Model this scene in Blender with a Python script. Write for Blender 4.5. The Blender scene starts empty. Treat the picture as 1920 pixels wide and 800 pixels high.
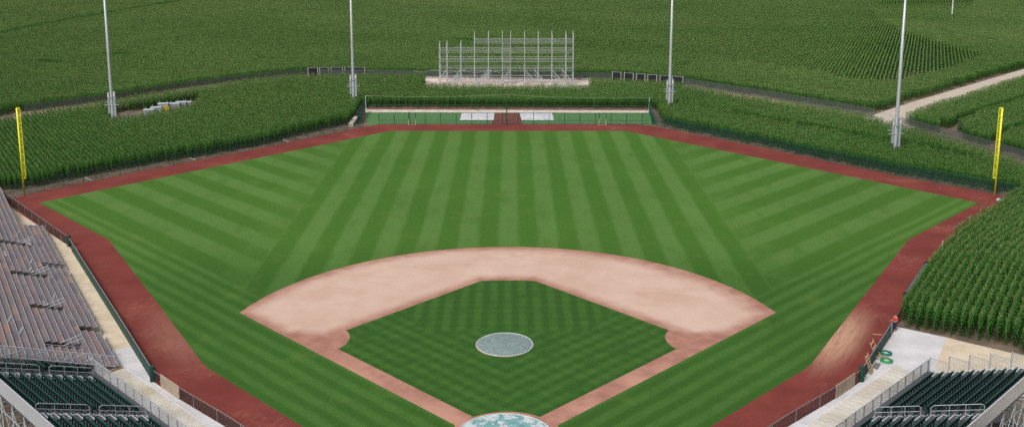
import bpy, bmesh, math, random
import numpy as np
from mathutils import Vector, Matrix, noise as mnoise
random.seed(7); rng = np.random.default_rng(7)
C = bpy.context.scene.collection
RT = math.sqrt(.5)
# ------------------------------------------------------------ camera (solved from the field's real dimensions)
CH, CD, CX, PITCH, FPX, V0 = 40.84, 74.74, .446, .1859, 1916.6, 198.8
cp, sp = math.cos(PITCH), math.sin(PITCH)
def G(u, v, z=0.0):
    """ground position (metres) of a survey point read off the photograph, at height z"""
    a = (u-960)/FPX; b = (v-V0)/FPX
    d = (a, cp-b*sp, -sp-b*cp); t = (z-CH)/d[2]
    return Vector((CX+t*d[0], -CD+t*d[1], z))
cam = bpy.data.cameras.new('camera'); co = bpy.data.objects.new('camera', cam); C.objects.link(co)
co.location = (CX, -CD, CH); co.rotation_euler = (math.pi/2-PITCH, 0, 0)
cam.sensor_width = 36; cam.lens = FPX/1920*36; cam.shift_y = -(400-V0)/1920
cam.clip_start = .5; cam.clip_end = 6000
S = bpy.context.scene; S.camera = co
# ------------------------------------------------------------ node helpers
def new_mat(name):
    m = bpy.data.materials.new(name); m.use_nodes = True
    nt = m.node_tree; b = nt.nodes['Principled BSDF']; b.inputs['Roughness'].default_value = .85
    b.inputs['Specular IOR Level'].default_value = .25
    return m, nt, b
class N:
    """small expression helper over shader nodes"""
    def __init__(s, nt):
        s.nt = nt; s.L = nt.links
        g = nt.nodes.new('ShaderNodeNewGeometry'); s.pos = g.outputs['Position']; s.nor = g.outputs['Normal']
        sx = nt.nodes.new('ShaderNodeSeparateXYZ'); s.L.new(s.pos, sx.inputs[0])
        s.x, s.y, s.z = sx.outputs
    def m(s, op, *a):
        n = s.nt.nodes.new('ShaderNodeMath'); n.operation = op
        for i, v in enumerate(a):
            if isinstance(v, (int, float)): n.inputs[i].default_value = v
            else: s.L.new(v, n.inputs[i])
        return n.outputs[0]
    def noise(s, scale, detail=3, rough=.55, vec=None, stretch=None, dist=0):
        n = s.nt.nodes.new('ShaderNodeTexNoise'); n.inputs['Scale'].default_value = scale
        n.inputs['Detail'].default_value = detail; n.inputs['Roughness'].default_value = rough
        n.inputs['Distortion'].default_value = dist
        v = vec or s.pos
        if stretch:
            mp = s.nt.nodes.new('ShaderNodeMapping'); s.L.new(v, mp.inputs[0])
            mp.inputs['Rotation'].default_value = (0, 0, stretch[3] if len(stretch) > 3 else 0)
            m2 = s.nt.nodes.new('ShaderNodeMapping'); s.L.new(mp.outputs[0], m2.inputs[0])
            m2.inputs['Scale'].default_value = stretch[:3]; v = m2.outputs[0]
        s.L.new(v, n.inputs['Vector']); return n.outputs['Fac']
    def ss(s, v, a, b):
        n = s.nt.nodes.new('ShaderNodeMapRange'); n.interpolation_type = 'SMOOTHSTEP'
        s.L.new(v, n.inputs[0]); n.inputs[1].default_value = a; n.inputs[2].default_value = b
        return n.outputs[0]
    def mix(s, f, a, b, mode='MIX'):
        n = s.nt.nodes.new('ShaderNodeMix'); n.data_type = 'RGBA'; n.blend_type = mode
        for k, v in ((0, f), (6, a), (7, b)):
            if isinstance(v, (int, float)): n.inputs[k].default_value = v
            elif isinstance(v, tuple): n.inputs[k].default_value = (*v, 1) if len(v) == 3 else v
            else: s.L.new(v, n.inputs[k])
        return n.outputs[2]
    def gray(s, v):
        n = s.nt.nodes.new('ShaderNodeCombineColor')
        for i in range(3): s.L.new(v, n.inputs[i])
        return n.outputs[0]
    def bump(s, h, dist, bsdf, strength=1):
        n = s.nt.nodes.new('ShaderNodeBump'); n.inputs['Distance'].default_value = dist; n.inputs['Strength'].default_value = strength
        s.L.new(h, n.inputs['Height']); s.L.new(n.outputs[0], bsdf.inputs['Normal'])
def plain(name, col, var=.12, scale=3, rough=.7, metal=0, spec=.3):
    m, nt, b = new_mat(name); n = N(nt)
    f = n.noise(scale, 4); v = n.m('MULTIPLY_ADD', f, 2*var, 1-var)
    nt.links.new(n.mix(1, tuple(col), n.gray(v), 'MULTIPLY'), b.inputs['Base Color'])
    b.inputs['Roughness'].default_value = rough; b.inputs['Metallic'].default_value = metal
    b.inputs['Specular IOR Level'].default_value = spec
    return m
# ---- setting materials
def mat_turf():
    m, nt, b = new_mat('mown_turf'); n = N(nt)
    ax = n.m('ABSOLUTE', n.x)
    wob = n.m('MULTIPLY', n.m('SUBTRACT', n.noise(.12, 2), .5), .5)
    soft = .16
    def stripes(coord, w, ph=0.0, sf=soft):       # 0..1 soft square wave, period 2w
        t = n.m('ADD', n.m('DIVIDE', n.m('ADD', coord, wob), 2*w), ph)
        tri = n.m('ABSOLUTE', n.m('SUBTRACT', n.m('MULTIPLY', n.m('FRACT', t), 2), 1))
        return n.ss(tri, .5-sf, .5+sf)
    cen = stripes(n.x, 2.545, 0)
    t = n.m('MULTIPLY', n.m('SUBTRACT', ax, n.y), RT)       # + outside the foul line
    dia = stripes(t, 3.0, .18)
    fou = stripes(t, .95, .3, .3)
    e = n.m('ADD', n.y, n.m('MULTIPLY', n.noise(.08, 2), 6))
    isfoul = n.ss(t, -3.2, -1.6)
    side = n.m('MAXIMUM', n.ss(ax, 29.1, 29.6), isfoul)
    mk = n.nt.nodes.new('ShaderNodeMix'); 
    def mixf(f, a, c):
        q = nt.nodes.new('ShaderNodeMix'); q.data_type = 'FLOAT'
        for i, v in enumerate((f, a, c)):
            if isinstance(v, (int, float)): q.inputs[[0, 2, 3][i]].default_value = v
            else: nt.links.new(v, q.inputs[[0, 2, 3][i]])
        return q.outputs[0]
    fw = mixf(n.noise(.3, 2), .55, 1.15)
    fo2 = n.m('MULTIPLY', fou, fw)
    dia = mixf(n.ss(ax, 30, 35), n.m('MULTIPLY_ADD', dia, .6, .2), dia); s1 = mixf(isfoul, dia, fo2); s1 = mixf(side, cen, s1); s1 = n.m('MULTIPLY_ADD', s1, .96, .02)
    # turning passes: pale fringe either side of the block of straight stripes
    fr = n.m('SUBTRACT', 1, n.ss(n.m('ABSOLUTE', n.m('SUBTRACT', ax, 31.2)), .8, 3.2))
    fr = n.m('MULTIPLY', fr, n.m('SUBTRACT', 1, isfoul))
    s1 = n.m('MAXIMUM', s1, n.m('MULTIPLY', n.m('MULTIPLY', fr, .5), n.ss(n.noise(.3, 3), .3, .7)))
    s1 = n.m('MULTIPLY', s1, n.ss(n.noise(.35, 4, .65, stretch=(1, .35, 1)), .12, .55))
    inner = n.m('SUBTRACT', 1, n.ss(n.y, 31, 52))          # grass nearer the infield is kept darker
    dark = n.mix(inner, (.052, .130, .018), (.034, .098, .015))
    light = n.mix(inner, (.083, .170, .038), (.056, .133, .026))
    col = n.mix(s1, dark, light)  # mowing stripes: light reflected off bent grass, put into two greens
    big = n.m('MULTIPLY_ADD', n.noise(.05, 3), .35, .82); fine = n.m('MULTIPLY_ADD', n.noise(2.2, 5, .75), .5, .75)
    fin2 = n.m('MULTIPLY_ADD', n.noise(14, 2, .7), .5, .75)
    col = n.mix(1, col, n.gray(n.m('MULTIPLY', n.m('MULTIPLY', big, fine), fin2)), 'MULTIPLY')
    yel = n.m('MULTIPLY', n.ss(n.noise(.22, 4), .55, .75), .35)
    col = n.mix(yel, col, (.11, .17, .035))
    nt.links.new(col, b.inputs['Base Color']); b.inputs['Roughness'].default_value = 1; b.inputs['Specular IOR Level'].default_value = .1
    n.bump(n.noise(9, 3, .7), .03, b, .6)
    return m
def mat_infield_turf():
    m, nt, b = new_mat('infield_turf'); n = N(nt)
    ax = n.m('ABSOLUTE', n.x)
    def st(c, w, ph=0.0):
        t = n.m('ADD', n.m('DIVIDE', c, 2*w), ph)
        return n.ss(n.m('ABSOLUTE', n.m('SUBTRACT', n.m('MULTIPLY', n.m('FRACT', t), 2), 1)), .2, .8)
    t1 = n.m('MULTIPLY', n.m('SUBTRACT', ax, n.y), RT); t2 = n.m('MULTIPLY', n.m('ADD', ax, n.y), RT)
    a = n.m('ADD', n.m('MULTIPLY', st(t1, .78), .65), n.m('MULTIPLY', st(t2, .78), .3))
    v = n.m('ADD', n.m('MULTIPLY', st(n.x, .78), .65), n.m('MULTIPLY', st(n.y, .78), .2))
    k = n.m('MULTIPLY', n.ss(n.m('SUBTRACT', n.m('MULTIPLY', n.y, .5), ax), 1.5, 3.2), n.ss(n.y, 19.5, 22.5))
    q = nt.nodes.new('ShaderNodeMix'); q.data_type = 'FLOAT'
    nt.links.new(k, q.inputs[0]); nt.links.new(a, q.inputs[2]); nt.links.new(v, q.inputs[3])
    s = n.m('MULTIPLY', q.outputs[0], n.ss(n.noise(.4, 3), .2, .6))
    col = n.mix(s, (.028, .084, .014), (.050, .124, .024))  # mown stripes here too: blade reflection put into the base colour
    fine = n.m('MULTIPLY', n.m('MULTIPLY_ADD', n.noise(2.5, 5, .75), .5, .75), n.m('MULTIPLY_ADD', n.noise(15, 2, .7), .5, .75))
    col = n.mix(1, col, n.gray(fine), 'MULTIPLY')
    nt.links.new(col, b.inputs['Base Color']); b.inputs['Roughness'].default_value = 1; b.inputs['Specular IOR Level'].default_value = .1
    n.bump(n.noise(9, 3, .7), .03, b, .6)
    return m
def mat_track():
    m, nt, b = new_mat('crushed_brick'); n = N(nt)
    ax = n.m('ABSOLUTE', n.x)
    col = n.mix(n.ss(n.noise(.16, 4, .6), .3, .7), (.142, .027, .022), (.188, .040, .030))
    # dry sandy scuffed patch along the grass edge where the track narrows
    u = n.m('ADD', n.m('MULTIPLY', n.m('SUBTRACT', ax, 32.6), .52), n.m('MULTIPLY', n.m('SUBTRACT', n.y, 19.5), .854))
    w = n.m('SUBTRACT', n.m('MULTIPLY', n.m('SUBTRACT', ax, 32.6), .854), n.m('MULTIPLY', n.m('SUBTRACT', n.y, 19.5), .52))
    d = n.m('SQRT', n.m('ADD', n.m('POWER', n.m('DIVIDE', n.m('ABSOLUTE', u), 10.5), 2.0), n.m('POWER', n.m('DIVIDE', n.m('ABSOLUTE', w), 2.7), 2.0)))
    side = n.m('MULTIPLY_ADD', n.ss(n.x, -1, 1), .72, .26)
    st = n.noise(1.0, 5, .7, stretch=(3.0, .3, 1, -.55)); st2 = n.noise(1.0, 5, .7, stretch=(3.0, .3, 1, .55))
    q = nt.nodes.new('ShaderNodeMix'); q.data_type = 'FLOAT'; nt.links.new(n.ss(n.x, -1, 1), q.inputs[0]); nt.links.new(st, q.inputs[2]); nt.links.new(st2, q.inputs[3])
    pm = n.m('MULTIPLY', n.m('MULTIPLY', n.m('SUBTRACT', 1, n.ss(d, .1, 1.1)), n.ss(q.outputs[0], .08, .62)), side)
    col = n.mix(pm, col, (.46, .27, .18))
    sc = n.m('MULTIPLY', n.ss(n.noise(.12, 5, .7, dist=.6), .48, .75), .55)
    col = n.mix(n.m('MULTIPLY', sc, n.ss(n.noise(1.5, 5, .75, stretch=(2, .5, 1, .6)), .4, .65)), col, (.34, .15, .10))
    fine = n.m('MULTIPLY_ADD', n.noise(5, 6, .8), .4, .8)
    col = n.mix(1, col, n.gray(fine), 'MULTIPLY')
    nt.links.new(col, b.inputs['Base Color']); b.inputs['Roughness'].default_value = .95
    n.bump(n.noise(12, 3, .7), .015, b, .5)
    return m
def mat_dirt():
    m, nt, b = new_mat('infield_clay'); n = N(nt)
    ax = n.m('ABSOLUTE', n.x)
    r = n.m('SQRT', n.m('ADD', n.m('POWER', ax, 2.0), n.m('POWER', n.m('ABSOLUTE', n.m('SUBTRACT', n.y, 18.44)), 2.0)))
    d1 = n.m('SUBTRACT', 28.96, r)
    d2 = n.m('MULTIPLY', n.m('SUBTRACT', n.m('ADD', n.m('MULTIPLY', ax, 1.05), n.y), 38.4), .69)
    d3 = n.m('MULTIPLY', n.m('SUBTRACT', n.m('ADD', n.y, 2), ax), RT)
    d4 = n.m('SUBTRACT', n.m('ADD', n.y, n.m('MULTIPLY', ax, .5)), 29.6)
    d2 = n.m('MAXIMUM', d2, n.m('SUBTRACT', n.y, 35.6))
    d1 = n.m('MULTIPLY', d1, n.m('MULTIPLY_ADD', n.ss(n.x, -5, 18), -.35, .95))
    cut = n.m('SUBTRACT', n.m('ADD', n.y, n.m('MULTIPLY', n.noise(.3, 3), 3.0)), 21.5)
    d = n.m('MINIMUM', n.m('MINIMUM', d1, d2), n.m('MINIMUM', d3, cut))
    d = n.m('ADD', d, n.m('MULTIPLY', n.m('SUBTRACT', n.noise(.45, 6, .7), .5), 1.7))
    dry = n.ss(d, -.1, 2.2)
    wet = n.mix(n.ss(n.noise(.5, 4, .65), .35, .65), (.29, .138, .103), (.38, .195, .145))
    lt = n.mix(n.ss(n.noise(.18, 4, .6), .3, .7), (.49, .335, .262), (.555, .40, .322))
    sm = n.ss(n.noise(.13, 6, .7, dist=.8, stretch=(.7, 1.8, 1, .4)), .53, .72)
    lt = n.mix(n.m('MULTIPLY', sm, .45), lt, (.42, .24, .175))
    col = n.mix(dry, wet, lt)
    # dry worn patches on the base paths
    worn = n.m('MULTIPLY', n.ss(n.noise(.16, 4, .55), .42, .66), n.m('SUBTRACT', 1, n.ss(n.y, 14, 17)))
    col = n.mix(n.m('MULTIPLY', worn, .8), col, (.47, .25, .185))
    rk = n.m('MULTIPLY_ADD', n.noise(1, 5, .75, stretch=(.5, 5, 1)), .26, .87)
    fine = n.m('MULTIPLY', n.m('MULTIPLY_ADD', n.noise(6, 5, .8), .2, .9), rk)
    col = n.mix(1, col, n.gray(fine), 'MULTIPLY')
    nt.links.new(col, b.inputs['Base Color']); b.inputs['Roughness'].default_value = 1; b.inputs['Specular IOR Level'].default_value = .15
    return m
def mat_ground():
    m, nt, b = new_mat('soil'); n = N(nt)
    col = n.mix(n.ss(n.noise(.5, 5, .65), .35, .65), (.115, .085, .062), (.19, .145, .11))
    col = n.mix(n.m('MULTIPLY', n.ss(n.noise(1.3, 5, .7), .55, .7), .8), col, (.055, .085, .03))
    far = n.m('MAXIMUM', n.m('MULTIPLY', n.m('MULTIPLY', n.ss(n.y, 186, 195), n.ss(n.noise(3.0, 4), .1, .4)), 1.0), n.ss(n.y, 430, 520)); col = n.mix(far, col, (.024, .058, .016))
    col = n.mix(1, col, n.gray(n.m('MULTIPLY_ADD', n.noise(7, 5, .8), .7, .65)), 'MULTIPLY')
    nt.links.new(col, b.inputs['Base Color']); n.bump(n.noise(4, 5, .7), .08, b, .8)
    return m
def two(name, a, c, sc=.8, fine=8, fv=.25, rough=.9, bump=.01):
    m, nt, b = new_mat(name); n = N(nt)
    col = n.mix(n.ss(n.noise(sc, 5, .65), .35, .65), a, c)
    col = n.mix(1, col, n.gray(n.m('MULTIPLY_ADD', n.noise(fine, 5, .8), 2*fv, 1-fv)), 'MULTIPLY')
    nt.links.new(col, b.inputs['Base Color']); b.inputs['Roughness'].default_value = rough
    n.bump(n.noise(fine*1.5, 4, .7), bump, b, .6)
    return m
def mat_concrete():
    m, nt, b = new_mat('pale_concrete'); n = N(nt)
    col = n.mix(n.ss(n.noise(.35, 5, .6), .35, .65), (.50, .49, .50), (.60, .585, .595))
    # reddish tyre and foot marks
    dirt = n.m('MULTIPLY', n.ss(n.noise(.3, 5, .7, stretch=(.5, 3.0, 1, -.35)), .54, .72), .5)
    col = n.mix(dirt, col, (.43, .33, .30))
    # saw-cut joints 4 m apart along the foul line
    s = n.m('MULTIPLY', n.m('ADD', n.m('ABSOLUTE', n.x), n.y), RT)
    j = n.m('ABSOLUTE', n.m('SUBTRACT', n.m('FRACT', n.m('DIVIDE', s, 4.2)), .5))
    jj = n.m('SUBTRACT', 1, n.ss(j, .004, .012))
    col = n.mix(n.m('MULTIPLY', jj, .45), col, (.25, .24, .24))
    col = n.mix(1, col, n.gray(n.m('MULTIPLY_ADD', n.noise(4, 5, .8), .14, .93)), 'MULTIPLY')
    nt.links.new(col, b.inputs['Base Color'])
    return m
def mat_roofboard():
    m, nt, b = new_mat('weathered_roof_boards'); n = N(nt)
    s = n.m('MULTIPLY', n.m('ADD', n.m('ABSOLUTE', n.x), n.y), RT); t = n.m('MULTIPLY', n.m('SUBTRACT', n.m('ABSOLUTE', n.x), n.y), RT)
    w = n.noise(1.4, 4, .6, stretch=(1, 1, 1)); w2 = n.noise(3.2, 3, .6)
    ph = n.m('SINE', n.m('ADD', n.m('MULTIPLY', s, 9.0), n.m('MULTIPLY', w, 9.0)))
    wr = n.ss(ph, .2, 1.0)
    col = n.mix(n.ss(n.noise(.35, 4), .35, .65), (.45, .41, .345), (.56, .53, .47))
    tan = n.m('MULTIPLY', n.ss(n.noise(.22, 3, .5, stretch=(1, 1, 1)), .57, .62), .6)
    col = n.mix(tan, col, (.40, .34, .22))
    col = n.mix(n.m('MULTIPLY', n.m('MULTIPLY', wr, n.ss(w2, .35, .6)), .38), col, (.33, .29, .22))
    nt.links.new(col, b.inputs['Base Color']); n.bump(n.m('ADD', ph, w2), .02, b, .5)
    return m
def mat_cover(name, thr, base=(.13, .27, .30)):
    m, nt, b = new_mat(name); n = N(nt)
    f = n.noise(.8, 8, .72, dist=.5)
    pale = n.ss(f, thr, thr+.05)
    col = n.mix(n.ss(n.noise(2, 4), .3, .7), base, tuple(c*1.3 for c in base))
    col = n.mix(pale, col, (.50, .54, .56))
    cr = n.m('SUBTRACT', 1, n.ss(n.m('ABSOLUTE', n.m('SUBTRACT', n.noise(.9, 2, .5, stretch=(1, .4, 1, .7)), .5)), .0, .012))
    col = n.mix(n.m('MULTIPLY', cr, .5), col, (.5, .56, .58))
    nt.links.new(col, b.inputs['Base Color']); b.inputs['Roughness'].default_value = .45; b.inputs['Specular IOR Level'].default_value = .5
    n.bump(n.noise(1.5, 4, .6), .08, b, .8)
    return m
def mat_mesh(name, col, cell, wire, both=True, cloth=0.0):
    """wire netting: diamonds cut out of a sheet; cloth = share of light a windscreen weave stops on top of that"""
    m, nt, b = new_mat(name); n = N(nt)
    h = n.m('ADD', n.x, n.y)
    def line(c):
        fr = n.m('ABSOLUTE', n.m('SUBTRACT', n.m('FRACT', n.m('DIVIDE', c, cell)), .5))
        return n.m('LESS_THAN', fr, wire*.5)
    a = n.m('MAXIMUM', line(n.m('ADD', h, n.z)), line(n.m('SUBTRACT', h, n.z)))
    if cloth: a = n.m('MAXIMUM', a, n.m('MULTIPLY', n.ss(n.noise(.8, 3), 0, 1), cloth*2))
    a = n.m('MINIMUM', a, 1.0)
    nt.links.new(a, b.inputs['Alpha']); b.inputs['Base Color'].default_value = (*col, 1)
    b.inputs['Roughness'].default_value = .6
    return m
def mat_planks():
    m, nt, b = new_mat('bleacher_planks'); n = N(nt)
    at = nt.nodes.new('ShaderNodeAttribute'); at.attribute_name = 'plank_col'
    col = n.mix(1, at.outputs['Color'], n.gray(n.m('MULTIPLY_ADD', n.noise(3, 5, .75), .5, .75)), 'MULTIPLY')
    nt.links.new(col, b.inputs['Base Color']); b.inputs['Roughness'].default_value = .8
    return m
def mat_leaf(name, a, c, rough=.75):
    m, nt, b = new_mat(name); n = N(nt)
    oi = nt.nodes.new('ShaderNodeObjectInfo')
    big = n.ss(n.noise(.018, 3, .55), .3, .7)
    col = n.mix(big, a, c)
    v = n.m('MULTIPLY', n.m('MULTIPLY_ADD', oi.outputs['Random'], .2, .9), n.m('MULTIPLY_ADD', n.noise(2.6, 3, .75), 1.3, .35))
    col = n.mix(1, col, n.gray(v), 'MULTIPLY')
    nt.links.new(col, b.inputs['Base Color']); b.inputs['Roughness'].default_value = rough
    b.inputs['Specular IOR Level'].default_value = .1
    return m
M = dict(
 turf=mat_turf(), infield=mat_infield_turf(), track=mat_track(), dirt=mat_dirt(), ground=mat_ground(), concrete=mat_concrete(),
 beige=two('crushed_limestone', (.50, .415, .30), (.60, .51, .385), .5, 9, .14), road=two('gravel', (.42, .36, .29), (.50, .44, .37), .4, 5, .15),
 lane=two('dry_earth', (.26, .185, .13), (.40, .30, .22), .35, 4, .3), redsoil=two('red_soil', (.16, .065, .045), (.26, .13, .09), .6, 5, .25),
 pad=two('limestone_pad', (.56, .44, .385), (.66, .585, .52), .25, 4, .12), penturf=two('bullpen_turf', (.070, .165, .055), (.085, .19, .065), 1.0, 10, .18),
 white_strip=two('cream_gravel', (.42, .37, .30), (.58, .53, .45), .7, 6, .15), pendirt=two('bullpen_clay', (.13, .04, .034), (.17, .056, .045), .7, 6, .2),
 roof=mat_roofboard(), cover=mat_cover('mound_tarp', .76, (.15, .205, .195)), hcover=mat_cover('home_tarp', .485, (.12, .27, .27)), rim=plain('white_hem', (.55, .58, .58)),
 tarp=two('white_tarp', (.52, .50, .50), (.62, .64, .68), .45, 3, .08, .5, .05),
 steel=plain('galvanised_steel', (.50, .53, .55), .12, 2, .45, .35), steel_d=plain('aged_steel', (.30, .31, .32), .2, 2, .5, .4),
 alu=plain('mill_aluminium', (.62, .64, .66), .1, 1.5, .35, .5), alu_d=plain('grey_deck_aluminium', (.085, .085, .095), .3, 2, .6, .1),
 alu_l=plain('deck_edge', (.62, .64, .66), .1, 2, .5, .2), alu_wall=plain('wall_sheet', (.50, .53, .56), .12, .7, .4, .3),
 steel_k=plain('dull_steel', (.10, .11, .115), .2, 2, .6, .2), green_pad=plain('green_padding', (.012, .055, .04), .25, 1.5, .6), green_post=plain('green_post', (.010, .062, .045), .15, 3, .5),
 seat=plain('green_seat_plastic', (.006, .040, .030), .3, 2, .45), seat_lit=plain('green_seat_lit_rim', (.018, .078, .060), .2, 2, .4),  # rim and armrest: light caught on the edges put into paler plastic
 yellow=plain('yellow_paint', (.80, .76, .03), .06, 2, .4), yellow_d=plain('yellow_net', (.70, .68, .05), .1, 2, .5), wood=plain('raw_timber', (.42, .28, .17), .3, 3, .8), ply=two('plywood', (.34, .26, .19), (.42, .34, .26), .8, 5, .15),
 black=plain('black_screen', (.014, .014, .017), .3, 1, .8), white=plain('white_paint', (.62, .62, .60), .08, 3, .5), beigepad=plain('beige_pad', (.40, .35, .22), .1, 3, .7),
 cab=plain('grey_cabinet', (.34, .38, .40), .12, 1.5, .5, .2), cabtop=plain('pale_cabinet_top', (.42, .47, .49), .08, 1.5, .5, .1), orange=plain('orange_yellow_plastic', (.62, .40, .04), .1, 3, .5),
 hose1=plain('teal_hose', (.01, .17, .12), .2, 6, .4), hose2=plain('green_hose', (.03, .26, .09), .2, 6, .4), matgrey=plain('grey_rubber', (.17, .165, .16), .2, 4, .8),
 net=mat_mesh('green_chain_link', (.010, .055, .042), .11, .17), netg=mat_mesh('grey_chain_link', (.085, .105, .10), .12, .26, cloth=.12),
 netb=mat_mesh('brown_windscreen', (.040, .034, .030), .10, .3, cloth=.22), netw=mat_mesh('white_wire_mesh', (.50, .52, .54), .09, .36), screen=mat_mesh('teal_windscreen', (.012, .10, .085), .1, .5, cloth=.35),
 planks=mat_planks(), rollblue=plain('blue_grey_tarp', (.085, .10, .13), .3, 2, .5), dark=plain('dark_void', (.012, .012, .012), .1, 2, .9),
 leaf=mat_leaf('corn_leaf', (.038, .140, .021), (.052, .166, .030)), leaf_shaded=mat_leaf('corn_leaf_shaded', (.019, .068, .012), (.025, .082, .015)),  # lower leaves: shade inside the rows put into a darker leaf colour
 tassel=mat_leaf('corn_tassel', (.135, .20, .065), (.18, .235, .08), .8), stalk=mat_leaf('corn_stalk', (.08, .13, .03), (.10, .15, .04), .6),
 red=plain('red_shirt', (.60, .035, .045), .12, 8, .8), jeans=plain('blue_jeans', (.035, .06, .11), .2, 9, .85), skin=plain('skin', (.45, .25, .17), .06, 9, .55), hair=plain('dark_hair', (.02, .014, .01), .2, 9, .6), shoe=plain('brown_shoe', (.09, .05, .03), .2, 9, .6),
)
# ------------------------------------------------------------ mesh builder
class MB:
    def __init__(s): s.v = []; s.f = []; s.mi = []; s.col = []
    def add(s, vs, fs, mi=0, col=None):
        o = len(s.v); s.v += [tuple(v) for v in vs]
        for f in fs: s.f.append(tuple(i+o for i in f)); s.mi.append(mi); s.col.append(col)
        return s
    def box(s, c, size, rot=0.0, mi=0, ax=None, col=None):
        """ax: optional (X,Y,Z) unit axes"""
        if ax is None:
            cr, sr = math.cos(rot), math.sin(rot); ax = (Vector((cr, sr, 0)), Vector((-sr, cr, 0)), Vector((0, 0, 1)))
        c = Vector(c); X, Y, Z = (Vector(a)*(d/2) for a, d in zip(ax, size))
        vs = [c+X*i+Y*j+Z*k for k in (-1, 1) for j in (-1, 1) for i in (-1, 1)]
        return s.add(vs, [(0, 2, 3, 1), (4, 5, 7, 6), (0, 1, 5, 4), (1, 3, 7, 5), (3, 2, 6, 7), (2, 0, 4, 6)], mi, col)
    def bar(s, a, b, w, h=None, mi=0):
        a, b = Vector(a), Vector(b); d = (b-a); L = d.length
        if L < 1e-6: return s
        Z = d/L; up = Vector((0, 0, 1)) if abs(Z.z) < .95 else Vector((0, 1, 0))
        X = Z.cross(up).normalized(); Y = Z.cross(X)
        return s.box((a+b)/2, (w, h or w, L), ax=(X, Y, Z), mi=mi)
    def tube(s, pts, r, n=8, mi=0, cap=True):
        pts = [Vector(p) for p in pts]; rs = r if isinstance(r, (list, tuple)) else [r]*len(pts)
        o = len(s.v); prevX = None
        for i, p in enumerate(pts):
            d = (pts[min(i+1, len(pts)-1)]-pts[max(i-1, 0)]).normalized()
            up = Vector((0, 0, 1)) if abs(d.z) < .95 else Vector((0, 1, 0))
            X = d.cross(up).normalized(); Y = d.cross(X)
            for k in range(n):
                t = 2*math.pi*k/n; s.v.append(tuple(p+X*math.cos(t)*rs[i]+Y*math.sin(t)*rs[i]))
        for i in range(len(pts)-1):
            for k in range(n):
                s.f.append((o+i*n+k, o+i*n+(k+1) % n, o+(i+1)*n+(k+1) % n, o+(i+1)*n+k)); s.mi.append(mi); s.col.append(None)
        if cap:
            s.f.append(tuple(o+k for k in range(n))[::-1]); s.mi.append(mi); s.col.append(None)
            q = o+(len(pts)-1)*n; s.f.append(tuple(q+k for k in range(n))); s.mi.append(mi); s.col.append(None)
        return s
    def prism(s, poly, z0, z1, mi=0):
        n = len(poly); vs = [(p[0], p[1], z0) for p in poly]+[(p[0], p[1], z1) for p in poly]
        return s.add(vs, [tuple(range(n))[::-1], tuple(range(n, 2*n))]+[(i, (i+1) % n, n+(i+1) % n, n+i) for i in range(n)], mi)
    def strip(s, pts, z0, z1, mi=0):
        """vertical sheet along a polyline"""
        for a, b in zip(pts[:-1], pts[1:]):
            za, zb = (a[2] if len(a) > 2 else 0), (b[2] if len(b) > 2 else 0)
            s.add([(a[0], a[1], za+z0), (b[0], b[1], zb+z0), (b[0], b[1], zb+z1), (a[0], a[1], za+z1)], [(0, 1, 2, 3)], mi)
        return s
    def build(s, name, mats, parent=None, smooth=False, loc=None):
        me = bpy.data.meshes.new(name); o = bpy.data.objects.new(name, me)
        off = Vector(loc) if loc is not None else (Vector(parent['o']) if parent is not None and 'o' in parent else Vector((0, 0, 0)))
        vs = [tuple(Vector(v)-off) for v in s.v]
        me.from_pydata(vs, [], s.f)
        for m in (mats if isinstance(mats, (list, tuple)) else [mats]): me.materials.append(M[m] if isinstance(m, str) else m)
        for p, i in zip(me.polygons, s.mi): p.material_index = i; p.use_smooth = smooth
        if any(c is not None for c in s.col):
            ca = me.color_attributes.new('plank_col', 'FLOAT_COLOR', 'CORNER'); k = 0
            for p, c in zip(me.polygons, s.col):
                for _ in p.loop_indices: ca.data[k].color = (*(c or (.2, .2, .2)), 1); k += 1
        me.update(); C.objects.link(o)
        if parent is not None: o.parent = parent
        elif loc is not None: o.location = loc
        return o
def tag(o, label=None, cat=None, group=None, kind=None):
    if label: o['label'] = label
    if cat: o['category'] = cat
    if group: o['group'] = group
    if kind: o['kind'] = kind
    return o
EMPT = []
def thing(name, loc, label, cat, group=None):
    o = bpy.data.objects.new(name, None); C.objects.link(o); o.location = loc; o.empty_display_size = .3
    o['o'] = tuple(loc); EMPT.append(o)
    return tag(o, label, cat, group)
def dup(root, loc, label=None, rz=None):
    r = root.copy(); C.objects.link(r); r.location = loc; EMPT.append(r)
    if rz is not None: r.rotation_euler = (0, 0, rz)
    if label: r['label'] = label
    for ch in list(root.children):
        c = ch.copy(); C.objects.link(c); c.parent = r
        for g in list(ch.children):
            d = g.copy(); C.objects.link(d); d.parent = c
    return r
def sheet(name, poly, z, mat, sub=None):
    me = bpy.data.meshes.new(name); me.from_pydata([(p[0], p[1], z) for p in poly], [], [tuple(range(len(poly)))])
    bm = bmesh.new(); bm.from_mesh(me); bmesh.ops.triangulate(bm, faces=bm.faces[:])
    for f in bm.faces:
        if f.normal.z < 0: f.normal_flip()
    bm.to_mesh(me); bm.free(); me.materials.append(M[mat]); o = bpy.data.objects.new(name, me); C.objects.link(o)
    return tag(o, kind='structure')
P2 = lambda u, v, z=0.0: tuple(G(u, v, z))[:2]
def lerp(a, b, t): return tuple(x+(y-x)*t for x, y in zip(a, b))
def walk(poly, step, start=0.0):
    """points every `step` metres along a 2D/3D polyline, with direction"""
    out = []; d0 = start
    for a, b in zip(poly[:-1], poly[1:]):
        L = math.dist(a[:2], b[:2]); t = d0
        while t <= L: out.append((lerp(a, b, t/L), ((b[0]-a[0])/L, (b[1]-a[1])/L))); t += step
        d0 = t-L
    return out
mir = lambda L: [(-p[0], p[1]) for p in L]
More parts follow.
